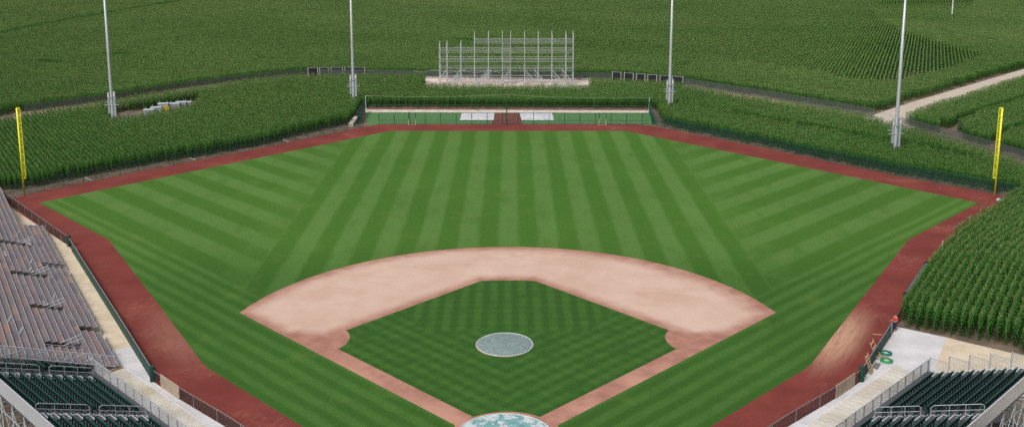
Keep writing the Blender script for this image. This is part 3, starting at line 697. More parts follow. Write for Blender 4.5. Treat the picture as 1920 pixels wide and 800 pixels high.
# ------------------------------------------------------------ steel frame (scoreboard structure)
sbx = [(825, 10.4), (838.5, 10.5), (864.5, 10.5), (890, 12.75), (916, 12.8), (942, 12.8), (957.5, 12.8), (983.5, 12.8), (1009, 12.8), (1034.5, 12.8), (1060.5, 12.8), (1074, 12.8)]
YF, YB = 169.8, 172.8
sb = thing('scoreboard_frame', (0, 171, 0), 'bare galvanised steel scoreboard frame on a pale pad in the corn', 'steel frame')
X = [G(u, 157.5).x*(171+CD)/(G(u, 157.5).y+CD) for u, _ in sbx]
for (u, h), x in zip(sbx, X):
    c = MB()
    c.bar((x, YB, 0), (x, YB, h), .13, .2); c.bar((x, YF, 0), (x, YF, h-1.1), .13, .2); c.bar((x, YF, h-1.1), (x, YB, h), .1)
    k = 0; z = .8
    while z < h-1.6:
        c.bar((x, YF, z), (x, YB, z), .07)
        c.bar((x, YF if k % 2 else YB, z), (x, YB if k % 2 else YF, min(z+1.1, h-1.2)), .06); z += 1.1; k += 1
    c.build('column', 'steel', sb)
for z in (10.95, 10.2, 8.75, 8.0, 6.5, 5.75, 4.2, 3.45):
    x0 = X[3] if z > 10 else X[0]
    for y in (YF, YB):
        MB().bar((x0-.1, y-.13, z), (X[-1]+.1, y-.13, z), .09, .08).build('beam', 'alu', sb)
for z in (1.9, .9): MB().bar((X[0], YB-.13, z), (X[-1], YB-.13, z), .12).build('beam', 'steel', sb)
for i, (x, s) in enumerate([(X[1], -1), (X[2], -1), (X[4], -1), (X[4]+.7, -1), (X[6], -1), (X[7], 1), (X[8]-1.0, 1), (X[9], 1), (X[10]-1, 1)]):
    b = MB()
    for y in (YF-.2, YB-.2): b.bar((x, y, 3.6), (x+s*3.1, y, .1), .09); b.bar((x, y, 2.6), (x+s*2.3, y, .1), .07)
    b.build('brace', 'steel', sb)
ld = MB()
for i in range(26): ld.bar((X[5], YF-.16, .5+i*.42), (X[6], YF-.16, .5+i*.42), .045)
ld.build('ladder', 'alu', sb)
q = G(856, 150); c = thing('cabinet', tuple(q), 'small grey electrical cabinet on the pad under the steel frame', 'cabinet')
MB().box((q.x, q.y, .5), (1.2, .7, 1.0)).build('body', 'cab', c); MB().box((q.x, q.y, 1.03), (1.3, .8, .06)).build('lid', 'cabtop', c)
q = G(1029, 149.5); c = thing('beam_stack', tuple(q), 'low stack of brownish beams on the pad, right end of the steel frame', 'beam stack')
for k in range(4): MB().bar((q.x-1.6, q.y+k*.25, .1+.0*k), (q.x+1.5, q.y+k*.25, .1), .2).build('beam', 'wood' if k % 2 else 'steel_d', c)
MB().bar((q.x-1.4, q.y+.3, .31), (q.x+1.6, q.y+.3, .31), .2).build('beam', 'wood', c)
q = G(1085, 149); o = MB().box((q.x, q.y, .12), (1.3, .8, .24)).box((q.x, q.y, .27), (1.1, .1, .06)).build('pallet', 'wood'); tag(o, 'small wooden pallet at the right edge of the pale pad', 'pallet')
cb = [G(u, v, 1.0) for u, v in [(779, 131.6), (797, 132.3), (809, 131), (818, 133.5), (826, 136.5), (845, 135), (868, 137), (890, 139.5), (905, 138), (916, 137), (926, 139.5), (938, 140)]]
cbp = []
for q in cb: cbp.append((q.x, 181.3-(q.x+21)*.06, max(.2, (150.5-q.y*0-132)*0+1.6+.35*math.sin(q.x*.9))))
o = MB().tube(cbp, .05, 6).build('cable', 'white_strip'); tag(o, 'pale cable draped along the fence behind the left part of the steel frame', 'cable')
# ------------------------------------------------------------ cabinets in the clearing
cabs = [((279, 207, .9), (2.0, 1.4, 1.25), 'nearest low grey cabinet in the clearing, closest to the tall light pole'), ((292, 203, .9), (2.0, 1.4, 1.3), 'second grey cabinet from the left in the clearing'), ((306, 199, .9), (2.0, 1.4, 1.75), 'tallest pale cabinet in the clearing, behind the orange drum'),
        ((327, 196, .9), (2.1, 1.5, 1.35), 'grey cabinet just right of the orange drum'), ((339, 193.5, .9), (2.1, 1.5, 1.35), 'second grey cabinet from the right in the clearing'), ((350, 192, .9), (1.8, 1.4, 1.15), 'rightmost grey cabinet in the clearing')]
for (u, v, z), (a, b, h), lab in cabs:
    h *= .82; q = G(u, v, z); c = thing('equipment_cabinet', (q.x, q.y, 0), lab, 'cabinet', 'grey cabinets in the corn clearing')
    r = .25; MB().box((q.x, q.y, h/2), (a, b, h), r).build('body', 'cab', c)
    MB().box((q.x, q.y, h+.05), (a+.12, b+.12, .1), r).build('top', 'cabtop', c)
    MB().box((q.x+.15*a, q.y-b/2-.03, h*.5), (a*.4, .03, h*.6), r).build('vent_grille', 'steel_d', c)
    for s in (-1, 1): MB().bar((q.x+s*a*.42, q.y+b*.4, h+.1), (q.x+s*a*.42, q.y+b*.4, h+.55), .05).build('lifting_post', 'steel', c)
q = G(311, 201, .7); mb = MB().tube([(q.x, q.y, .55+0), (q.x+.35, q.y-.9, .55)], [.55, .55], 16); mb.tube([(q.x-.02, q.y+.02, .55), (q.x-.07, q.y+.12, .55)], .62, 16); mb.tube([(q.x+.33, q.y-.85, .55), (q.x+.38, q.y-.95, .55)], .62, 16)
o = mb.build('cable_drum', 'orange'); tag(o, 'orange yellow cable drum in front of the tallest cabinet', 'drum')
# white drain pipes between left fence and corn
for (a, b, c, lab) in [((353, 292), (357, 297), (368, 300), 'short white drain pipe by the left outfield fence, middle of the three'), ((160, 332), (166, 336), (175, 338), 'short white drain pipe by the left outfield fence, nearest the yellow pole'), ((531, 261), (536, 264), (541, 266.5), 'short white drain pipe by the left outfield fence, nearest the bullpens')]:
    o = MB().tube([G(*a, .35), G(*b, .15), G(*c, .08)], .055, 8).build('drain_pipe', 'white', smooth=True); tag(o, lab, 'pipe')
# ------------------------------------------------------------ tarps on the infield
def disc(name, cx, cy, r, h, mat, rim, label):
    o = thing(name, (cx, cy, 0), label, 'tarp'); n = 64; rings = 14; vs = [(cx, cy, h+.05)]; fs = []
    for j in range(1, rings+1):
        q = j/rings
        for i in range(n):
            t = 2*math.pi*i/n; rr = r*q*(1+.006*math.sin(9*t)*(q > .9))
            vs.append((cx+rr*math.cos(t), cy+rr*math.sin(t), .04+h*(1-q*q)+.02*mnoise.noise(Vector((rr*math.cos(t)*.9, rr*math.sin(t)*.9, 1)))))
    fs += [(0, 1+i, 1+(i+1) % n) for i in range(n)]
    for j in range(rings-1):
        for i in range(n): a = 1+j*n+i; b = 1+j*n+(i+1) % n; fs.append((a, a+n, b+n, b))
    MB().add(vs, fs).build('cover', mat, o, True)
    MB().tube([(cx+r*math.cos(2*math.pi*i/n), cy+r*math.sin(2*math.pi*i/n), (.06)) for i in range(n+1)], .036, 6, cap=False).build('hem', rim, o)
disc('mound_cover', -.25, 17.95, 2.72, .26, 'cover', 'rim', 'round grey teal tarp covering the pitching mound')
disc('home_plate_cover', -.15, .05, 3.98, .04, 'hcover', 'rim', 'large round teal tarp with pale splotches covering home plate')
# sandbag weights at tarp edge / clay ring under the mound cover
ring = [( -.3+2.80*math.cos(t*math.pi/24), 17.95+2.80*math.sin(t*math.pi/24)) for t in range(48)]
sheet('mound_dirt', ring, .025, 'dirt')
# ------------------------------------------------------------ foul side fences
for sgn, L, tagn in ((-1, OL, 'left'), (1, OR, 'right')):
    hgt = 1.12
    wall = [p for p in L if 10 <= p[1] <= 48]; wall = [wall[0], wall[1], wall[-1]] if tagn == 'left' else [(31.5, 10.1), (38.2, 20.9)]
    if tagn == 'left': wall = [(-31.5, 10.1), (-38.2, 20.9), (-54.9, 47.6)]
    o = thing('padded_wall', (*wall[0], 0), 'dark green padded wall between the %s foul warning track and the %s apron' % (tagn, 'left sand' if sgn < 0 else 'right concrete'), 'wall')
    for k, ((a, d1), (b, _)) in enumerate(zip(walk(wall, 3.0)[:-1], walk(wall, 3.0)[1:])):
        dv = Vector((b[0]-a[0], b[1]-a[1], 0)); ln = dv.length; dv.normalize(); nv = Vector((-dv.y, dv.x, 0))
        MB().box(((a[0]+b[0])/2, (a[1]+b[1])/2, hgt/2), (ln-.03, .12, hgt-.06), ax=(dv, nv, Vector((0, 0, 1)))).build('pad', 'green_pad', o)
    MB().tube([(p[0], p[1], hgt+.03) for p in wall], .045, 6).build('top_rail', 'steel_d', o)
    for q, nm in ((wall[0], 'nearest the dugout'), (wall[-1], 'far end of the wall'))[:2 if sgn < 0 else 1]:
        ob = MB().tube([(q[0], q[1], 0), (q[0], q[1], 1.42)], .24, 14).build('padded_post', 'green_pad'); tag(ob, 'thick green padded post, %s foul side, %s' % (tagn, nm), 'post')
    near = [p for p in L if p[1] <= 10.2]
    near = [(sgn*8, -12.5), (sgn*22.9, 2), (sgn*28.4, 7.0), (sgn*31.5, 10.1)]
    fence('chain_link_fence', near[::-1], hgt, 'brown screened chain link fence in front of the %s dugout' % tagn, 'netb', 'steel_d', 3.6, (1.0,), .03)
    a, b = ((-30.4, 9.0), (-28.0, 6.6)) if sgn < 0 else ((30.6, 9.2), (28.2, 6.8))
    dv = Vector((b[0]-a[0], b[1]-a[1], 0)); ln = dv.length; dv.normalize(); nv = Vector((-dv.y, dv.x, 0))
    ob = MB().box(((a[0]+b[0])/2+sgn*.0, (a[1]+b[1])/2, .62), (ln, .07, 1.22), ax=(dv, nv, Vector((0, 0, 1)))).build('plywood_panel', 'ply'); tag(ob, 'tan plywood sheet fixed to the %s dugout fence' % tagn, 'panel')
fence('chain_link_fence', [(-54.9, 47.6), (-73.2, 68.6), (-73.9, 67.5)], 1.2, 'brown screened chain link fence by the left field corner', 'netb', 'steel_d', 3.0, (1.0,), .03)
fence('chain_link_fence', [(38.3, 21.1), (46.3, 34.3), (55.4, 47.9), (74.2, 69.4), (77.0, 72.6)], .9, 'chain link fence half hidden by corn at the right field corner', 'netb', 'green_post', 3.0, (1.0,), .04)
# ------------------------------------------------------------ stands
def SN(side, s, n): return (side*(s+n)*RT, (s-n)*RT)
W_, R_, NR = .84, .33, 11
SEATS = []
def green_stand(side, n0, send, aisles, label):
    sN = 8.0; z0 = 1.0
    o = thing('seating_stand', (*SN(side, send, n0), 0), label, 'grandstand')
    D = Vector((side*RT, RT, 0)); Nn = Vector((side*RT, -RT, 0)); Z = Vector((0, 0, 1))
    def P(s, n, z): x, y = SN(side, s, n); return Vector((x, y, z))
    for k in range(NR):
        n1 = n0+k*W_; z = z0+k*R_
        MB().box(P((send+sN)/2, n1+W_/2, z-.05), (send-sN, W_, .1), ax=(D, Nn, Z)).box(P((send+sN)/2, n1+W_-.02, z+R_/2-.05), (send-sN, .03, R_-.1), ax=(D, Nn, Z)).build('tread', 'alu_d', o)
    MB().box(P((send+sN)/2, n0-.25, z0-.05), (send-sN, .5, .1), ax=(D, Nn, Z)).build('front_walkway', 'alu_d', o)
    # aisle steps with pale nosings
    for s0, s1 in aisles:
        st = MB(); no = MB()
        for k in range(NR):
            n1 = n0+k*W_; z = z0+k*R_
            st.box(P((s0+s1)/2, n1+W_*.72, z+R_*.25), (s1-s0, W_*.5, R_*.5), ax=(D, Nn, Z))
            no.box(P((s0+s1)/2, n1+W_*.47, z+R_*.5+.012), (s1-s0+.05, .07, .03), ax=(D, Nn, Z))
            no.box(P(s1, n1+W_*.74, z+R_*.5+.012), (.08, W_*.5, .03), ax=(D, Nn, Z))
            no.box(P((s0+s1)/2, n1+.03, z+.03), (s1-s0, .07, .04), ax=(D, Nn, Z))
        st.build('aisle_steps', 'alu_d', o); no.build('step_nosing', 'alu_l', o)
        for i, (k0, k1) in enumerate(((.4, 4.7), (5.6, 10.2))):
            if s1 > send-.5: continue
            sm = (s0+s1)/2
            def q(k, h): return P(sm, n0+k*W_, z0+k*R_+h)
            r = MB(); r.tube([q(k0, .05), q(k0, .85), q(k0+.25, 1.0), q(k1-.25, 1.0), q(k1, .85), q(k1, .05)], .03, 6); r.tube([q(k0, .55), q(k1, .55)], .022, 6)
            for t in (.36, .66): kk = k0+(k1-k0)*t; r.tube([q(kk, .0), q(kk, 1.0)], .024, 6)
            r.build('handrail', 'steel', o)
    # front guard rail with white wire panels
    ln = [(*SN(side, s, n0-.5), 0) for s in (send, sN)]
    for i in range(int((send-sN)/1.52)+1):
        s = send-i*1.52
        b = P(s, n0-.5, 0); MB().bar(b+Z*(z0-.1), b+Z*(z0+1.05), .09, .05).build('guard_post', 'steel_d', o)
        if s-1.52 > sN: e = P(s-1.52, n0-.5, 0); MB().strip([(b.x, b.y, 0), (e.x, e.y, 0)], z0+.1, z0+1.0).build('guard_panel', 'netw', o)
    MB().bar(P(send, n0-.5, z0+1.05), P(sN, n0-.5, z0+1.05), .07, .05).build('top_rail', 'steel', o)
    MB().box(P((send+sN)/2, n0-.52, z0-.12), (send-sN, .06, .3), ax=(D, Nn, Z)).build('front_fascia', 'alu', o)
    # far end picket panels, stepping every two rows
    for j in range(6):
        ka, kb = 2*j-.5, min(2*j+1.5, NR+.2)
        a, b = P(send, n0+ka*W_+.04, 0), P(send, n0+kb*W_-.04, 0); zb = z0+max(0, 2*j)*R_+.1
        pk = MB(); pk.bar(a+Z*(zb+1.15), b+Z*(zb+1.15), .05); pk.bar(a+Z*zb, b+Z*zb, .05)
        npk = 13
        for i in range(npk+1): c = a.lerp(b, i/npk); pk.bar(c+Z*zb, c+Z*(zb+1.15), .024)
        pk.bar(a+Z*(zb-.6), a+Z*(zb+1.2), .1, .07); pk.build('picket_panel', 'steel', o)
    # back wall in stepped sheets
    nb = n0+NR*W_+.05; zt = z0+(NR-1)*R_+1.35; s = send; i = 0
    while s > sN:
        e = max(sN, s-2.6); MB().box(P((s+e)/2, nb, zt-.55), (s-e-.015, .05, 1.25), ax=(D, Nn, Z)).build('back_panel', 'alu_wall', o)
        MB().box(P((s+e)/2, nb, zt+.09), (s-e, .11, .05), ax=(D, Nn, Z)).build('wall_cap', 'alu', o)
        s = e
    # under-structure
    s = send; 
    while s > sN-6:
        f = MB(); zb_ = z0+(NR-1)*R_-.15
        f.bar(P(s, nb-.15, 0), P(s, nb-.15, zb_), .1); f.bar(P(s, n0+4.6, 0), P(s, n0+4.6, z0+1.5), .08); f.bar(P(s, n0, 0), P(s, n0, z0-.1), .08)
        f.bar(P(s, n0, z0-.2), P(s, nb-.1, zb_-.05), .1); f.bar(P(s, n0, .2), P(s, nb-.15, zb_-.6), .06); f.bar(P(s, n0+.2, .15), P(s, nb-.1, .15), .09); f.bar(P(s, n0+4.6, 2.0), P(s, nb-.15, 2.0), .06)
        # outrigger frame behind
        f.bar(P(s, nb+1.3, 0), P(s, nb-.1, 2.6), .06); f.bar(P(s, nb-.1, .1), P(s, nb+1.3, .1), .07)
        if s-2.4 > sN-6:
            f.bar(P(s, nb-.15, .3), P(s-2.4, nb-.15, zb_-.4), .05); f.bar(P(s, nb-.15, zb_-.4), P(s-2.4, nb-.15, .3), .05)
            for z in (1.3, 2.9): f.bar(P(s, nb-.15, z), P(s-2.4, nb-.15, z), .055)
            f.bar(P(s, nb+1.3, .1), P(s-2.4, nb+1.3, .1), .05)
        f.build('support_frame', 'steel', o); s -= 2.4
    # seat positions
    for k in range(NR):
        n1 = n0+k*W_+.60; z = z0+k*R_
        s = send-.35
        while s > 14.5:
            if not any(a-.28 < s < b+.28 for a, b in aisles): SEATS.append((side, s, n1, z))
            s -= .52
green_stand(-1, 19.25, 34.3, [(30.7, 31.8), (20.7, 21.9)], 'left grandstand of dark green seats beside the grey plank bleachers')
green_stand(1, 19.75, 33.6, [(32.3, 33.5), (21.0, 22.2)], 'right grandstand of dark green seats below the curving corn rows')
def seat_mesh():
    mb = MB(); sec = [(-.06, .42), (-.02, .46), (.015, .62), (.04, .80), (.065, .86)]      # curved back shell (y,z)
    for x0, x1, b0, b1 in ((-.23, -.1, .03, .0), (-.1, .1, .0, .0), (.1, .23, .0, .03)):
        for (ya, za), (yb, zb) in zip(sec[:-1], sec[1:]):
            mb.add([(x0, ya-b0, za), (x1, ya-b1, za), (x1, yb-b1, zb), (x0, yb-b0, zb)], [(0, 1, 2, 3)])
            mb.add([(x0, ya-b0+.03, za), (x1, ya-b1+.03, za), (x1, yb-b1+.03, zb), (x0, yb-b0+.03, zb)], [(3, 2, 1, 0)])
    mb.box((0, .078, .865), (.47, .055, .025), mi=1)
    ax = (Vector((1, 0, 0)), Vector((0, math.cos(1.2), math.sin(1.2))), Vector((0, -math.sin(1.2), math.cos(1.2))))
    mb.box((0, -.13, .56), (.43, .38, .05), ax=ax)                          # tipped-up seat pan
    mb.box((.25, -.03, .34), (.035, .1, .68)); mb.box((.25, -.1, .63), (.05, .3, .035), mi=1)
    mb.box((.25, -.03, .02), (.05, .2, .03))
    return mb
smb = seat_mesh(); sme = None
cpos = Vector((CX, -CD, CH)); vis = []
for side, s, n1, z in SEATS:
    x, y = SN(side, s, n1); zz = (y+CD)*cp-(z-CH)*sp; u = 960+FPX*(x-CX)/zz; v = V0+FPX*(-(y+CD)*sp-(z-CH)*cp)/zz
    if -25 < u < 1945 and v < 830: vis.append((-(zz), side, s, n1, z, x, y, 0 < u < 1920 and v < 803))
vis.sort(key=lambda t: (not t[7], -t[0])); print('seats', len(vis))
rest = MB(); sproto = None
for i, (_, side, s, n1, z, x, y, inn_) in enumerate(vis):
    rz = math.atan2(-RT, side*RT)-math.pi/2          # local +y is the seat's back, pointing up the stand
    if i < 300:
        if sproto is None:
            sproto = smb.build('stadium_seat', ['seat', 'seat_lit']); sme = sproto.data; so = sproto
        else: so = sproto.copy(); C.objects.link(so)
        so.location = (x, y, z); so.rotation_euler = (0, 0, rz)
        lf = side < 0
        tag(so, 'folding dark green seat in the rows of the %s grandstand' % ('left' if lf else 'right'), 'stadium seat', 'dark green folding seats in the %s grandstand' % ('left' if lf else 'right'))
    else:
        cr, sr = math.cos(rz), math.sin(rz); o_ = len(rest.v)
        rest.v += [(x+a*cr-b*sr, y+a*sr+b*cr, z+c) for a, b, c in smb.v]
        rest.f += [tuple(q+o_ for q in f) for f in smb.f]; rest.mi += smb.mi; rest.col += smb.col
if rest.v: tag(rest.build('stadium_seats', ['seat', 'seat_lit']), 'remaining dark green folding seats farther up both grandstands', 'stadium seats', kind='stuff')
# ---- grey plank bleachers on the left
bd = Vector((-.523, .852, 0)).normalized(); bn = Vector((-.852, -.523, 0)).normalized(); Zv = Vector((0, 0, 1))
BW, BR, BZ, BN0 = .61, .205, .9, 23.85
def BP(d, n, z): p = bd*d+bn*n; return Vector((p.x, p.y, z))
bl = thing('plank_bleachers', tuple(BP(27.7, BN0, 0)), 'unfinished grey and brown plank bleachers rising at the left edge', 'bleachers')
def hole_at(u, v):
    # intersect the view ray with the sloping deck
    for _ in range(1):
        best = None
        for k in np.arange(0, 24, .25):
            q = G(u, v, BZ+k*BR); nn_ = q.x*bn.x+q.y*bn.y; kk = (nn_-BN0)/BW
            if best is None or abs(kk-k) < best[0]: best = (abs(kk-k), k, q.x*bd.x+q.y*bd.y)
    return best[1], best[2]
holes = []
for (ua, va), (ub, vb) in [((10, 453), (58, 458)), ((33, 511), (87, 516)), ((60, 572.5), (118, 578)), ((89, 643), (154, 648)), ((88, 494), (117, 498)), ((152, 613), (188, 617))]:
    ka, da = hole_at(ua, va); kb, db = hole_at(ub, vb); holes.append((int(round(min(ka, kb))), int(round(max(ka, kb))), (da+db)/2)); print('hole', holes[-1])
pal = [(min(1, a*1.06), b*.98, c*.97) for a, b, c in [(.155, .130, .135), (.140, .122, .135), (.18, .135, .13), (.12, .110, .128), (.165, .145, .15), (.19, .135, .125), (.145, .115, .12), (.23, .155, .13), (.17, .15, .155)]]
for k in range(24):
    dend = 77.4 if k < 5 else 97.0
    if k < 5: dend -= .25*k
    cuts = sorted([(h[2]-.62, h[2]+.62) for h in holes if h[0] <= k <= h[1]]); segs = []; a = 27.75
    for c0, c1 in cuts: segs.append((a, c0)); a = c1
    segs.append((a, dend)); ns = MB(); z = BZ+k*BR
    for a, b in segs:
        tr = MB()
        t = a
        while t < b-.02:
            e = min(b, t+random.choice((1.2, 1.8, 2.4))); r = random.random()
            c = random.choice(pal if r > .08 else [(.29, .19, .145), (.27, .17, .14)])
            if r < .5: c = (.150, .128, .136)
            tr.box(BP((t+e)/2, BN0+k*BW+BW/2, z), (e-t-.012, BW-.015, .05), ax=(bd, bn, Zv), col=c); t = e
        tr.build('plank_row', 'planks', bl)
        ns.box(BP((a+b)/2, BN0+k*BW+.02, z+.028), (b-a, .04, .04), ax=(bd, bn, Zv))
    ns.build('nosing', 'steel', bl)
t = 28.2; zt = BZ+24*BR
while t < 96:
    f = MB(); kk = 0 if t < 77 else 5
    f.bar(BP(t, BN0+kk*BW+.05, BZ+kk*BR-.1), BP(t, BN0+24*BW, zt-.25), .08); f.bar(BP(t, BN0+kk*BW, .06), BP(t, BN0+24*BW, .06), .08)
    for k in range(kk, 25, 4): f.bar(BP(t, BN0+k*BW+.05, 0), BP(t, BN0+k*BW+.05, BZ+k*BR-.1), .07)
    f.bar(BP(t, BN0+8*BW, .1), BP(t, BN0+20*BW, BZ+20*BR-.2), .05)
    f.build('support_frame', 'steel_d', bl)
    if t < 77.5:
        b = MB(); p0 = BP(t, BN0-.16, 0); b.bar(p0, p0+Zv*(BZ+.34), .05); b.bar(p0+Zv*(BZ+.34)-bd*.14, p0+Zv*(BZ+.34)+bd*.14, .05, .05); b.bar(p0+Zv*(BZ-.1), p0+Zv*(BZ-.1)+bn*.2, .05); b.build('front_bracket', 'steel_d', bl)
    t += 2.06
# aisle handrails
for i, (k0, k1, dd) in enumerate(holes):
    r = MB(); r.box(BP(dd, BN0+((k0+k1)/2+.5)*BW, .25+BZ+k0*BR-.9), (1.2, (k1-k0)*BW, .06), ax=(bd, bn, Zv))
    if i < 4:
        for off in (-.5, .45):
            a = BP(dd+off, BN0+(k0-.4)*BW, BZ+k0*BR); b = BP(dd+off, BN0+(k0+2.6)*BW, BZ+(k0+2)*BR-.2)
            r.tube([a, a+Zv*.95, b+Zv*.35, b-Zv*.5], .026, 6); None
            m_ = a.lerp(b, .5); r.tube([m_-Zv*.3, m_+Zv*.65], .028, 6)
    r.build('stair_rail', 'steel', bl)
# near end guard rail
r = MB(); a = BP(27.7, BN0+.3, BZ); b = BP(27.7, BN0+24*BW, BZ+24*BR)
r.tube([a+Zv*1.08, b+Zv*1.08], .035, 6); r.tube([a+Zv*.1, b+Zv*.1], .03, 6)
for i in range(98): c = a.lerp(b, i/97); r.bar(c+Zv*.1, c+Zv*1.08, .016 if i % 8 else .05)
r.build('end_guard_rail', 'steel', bl)
# small things lying on the planks (bundled rails)
for i in range(14):
    k = random.randint(1, 16); d_ = random.uniform(32, 72); zz = BZ+k*BR+.08
    q = BP(d_, BN0+(k+.5)*BW, zz); m = MB(); an_ = random.uniform(-.5, .5); u_ = (bd*math.cos(an_)+bn*math.sin(an_))
    L_ = random.uniform(.8, 2.0); m.bar(q-u_*L_/2, q+u_*L_/2, .07, .05); m.bar(q-u_*L_/2+bn*.12, q+u_*L_/2+bn*.12, .05, .05)
    o = m.build('loose_rail', 'steel'); tag(o, 'short loose aluminium rail lying on the grey plank bleachers', 'rail', 'loose rails lying on the plank bleachers')
# ------------------------------------------------------------ dugout roofs
for sgn, pts, lab in ((-1, [(-36.6, 10.0), (-34.9, 11.8), (-21.0, -2.2), (-9, -14.2), (-11.2, -16.4), (-27, -.9)], 'weathered cream board roof of the left dugout beside the green seats'),
                      (1, [(35.2, 11.6), (36.7, 10.3), (27, .1), (11.5, -15.9), (9.2, -14.3), (21.0, -2.2)], 'weathered cream board roof of the right dugout beside the green seats')):
    if sgn < 0: pts = [(-37.3, 9.4), (-34.9, 11.8), (-9.2, -13.9), (-11.6, -16.3)]
    else: pts = [(35.1, 11.9), (37.2, 9.6), (11.6, -16.0), (9.3, -13.9)]
    o = thing('dugout_roof', (*pts[0], 0), lab, 'dugout roof')
    MB().prism(pts, .5, .6).build('roof_boards', 'roof', o)
    n = len(pts); MB().prism([(p[0]*.985, p[1]-.02) for p in pts], .02, .498).build('side_wall', 'concrete', o)
a, b = G(182, 705, .7), G(229.5, 687, .7); ob = MB().bar(a, b, .12, .22).build('timber_beam', 'wood'); tag(ob, 'pale timber beam edging the far end of the left dugout roof', 'beam')
# ------------------------------------------------------------ right apron clutter
def coil(name, u, v, mat, lab):
    q = G(u, v); pts = []
    for i in range(120):
        t = i/119*5*2*math.pi; r = .62-.055*(i/24)+.03*math.sin(t*1.7); pts.append((q.x+r*math.cos(t), q.y+r*math.sin(t), .05+.03*(i % 24)/24+.02*(i//24)))
    pts += [(q.x+.2, q.y-.3, .06), (q.x-.6, q.y-.2, .04)]
    o = MB().tube(pts, .045, 6).build(name, mat, smooth=True); tag(o, lab, 'hose')
coil('garden_hose', 1660.5, 662.5, 'hose1', 'coiled dark teal hose on the white concrete, farther of the two')
coil('garden_hose', 1662, 676.5, 'hose2', 'coiled bright green hose on the white concrete, nearer of the two')
def frame(u, v, w, h, lean, rz, lab, nm, slats):
    q = G(u, v); o = thing(nm, tuple(q), lab, 'wooden frame'); d = Vector((math.cos(rz), math.sin(rz), 0)); n = Vector((-d.y, d.x, 0)); up = (Zv*math.cos(lean)+n*math.sin(lean))
    for s in (0, 1): a = q+d*w*s; MB().bar(a, a+up*h, .09, .05).build('side_rail', 'wood', o)
    for i in range(slats): a = q+up*(h*(i+.5)/slats)+n*-.03; MB().bar(a, a+d*w, .11, .03).build('slat', 'wood', o)
frame(1646, 674, 1.15, 1.75, .5, math.atan2(.85, .52), 'ladder-like timber frame leaning on the green wall by the hoses', 'wooden_ladder', 4)
frame(1633, 703, .9, 1.8, .35, math.atan2(.85, .52), 'reddish timber pallet leaning on the green wall near the grey mat', 'leaning_pallet', 6)
qs = [G(*p) for p in [(1635, 689), (1641, 680), (1652, 682), (1645, 693)]]
o = MB().prism([tuple(q)[:2] for q in qs], .016, .07).build('rubber_mat', 'matgrey'); tag(o, 'grey rubber mat on the concrete between the pallet and the hoses', 'mat')
a, b = G(1646, 666, .1), G(1666, 669, .1); o = MB().bar(a, b, .22, .05).build('wood_plank', 'wood'); tag(o, 'brown plank lying between the two hose coils', 'plank')
a, b = G(1636, 626, .06), G(1654, 627, .06); o = MB().bar(a, b, .1, .06).build('timber_stick', 'wood'); tag(o, 'thin timber stick lying on the right warning track', 'stick')
qs = [G(*p) for p in [(1868, 375.6), (1872.5, 372.8), (1889, 376), (1885, 379)]]
mb = MB().prism([tuple(q)[:2] for q in qs], .02, .1)
for i in range(5): mb.bar(qs[0].lerp(qs[3], i/4)+Zv*.13, qs[1].lerp(qs[2], i/4)+Zv*.13, .1, .05)
o = mb.build('drain_grate', 'alu_l'); tag(o, 'pale grey slatted pallet lying at the right field corner', 'pallet')
for (u, v, lab) in [(1882.5, 384, 'short white stake beside the grey pallet at the right corner'), (1817, 424, 'short white stake at the corn edge, middle of the right foul side'), (1766, 471, 'short white stake at the corn edge, above the rolled tarp'), (1671, 624, 'short white stake at the end of the green wall by the person')]:
    q = G(u, v); h = 1.35 if u > 1700 else .9
    o = MB().tube([(q.x, q.y, 0), (q.x, q.y, h)], .045, 8).tube([(q.x, q.y, h), (q.x, q.y, h+.08)], [.06, .01], 8).build('white_stake', 'white'); tag(o, lab, 'stake')
# tarp roller lying along the right fence
a, b = G(1700, 552.5, .38), G(1737, 497, .38); o = thing('tarp_roller', (a.x, a.y, 0), 'long dark blue-grey tarp rolled on a pipe along the right fence', 'tarp roll')
n_ = 26; MB().tube([a.lerp(b, i/n_)+Zv*.02*mnoise.noise(Vector((i, 0, 0))) for i in range(n_+1)], [.31+.03*mnoise.noise(Vector((i*.6, 2, 0))) for i in range(n_+1)], 16).build('rolled_tarp', 'rollblue', o, True)
dv = (b-a).normalized(); MB().tube([a-dv*.25, a-dv*.02], .38, 18).build('end_disc', 'dark', o); MB().tube([b+dv*.02, b+dv*.25], .38, 18).build('end_disc', 'dark', o)
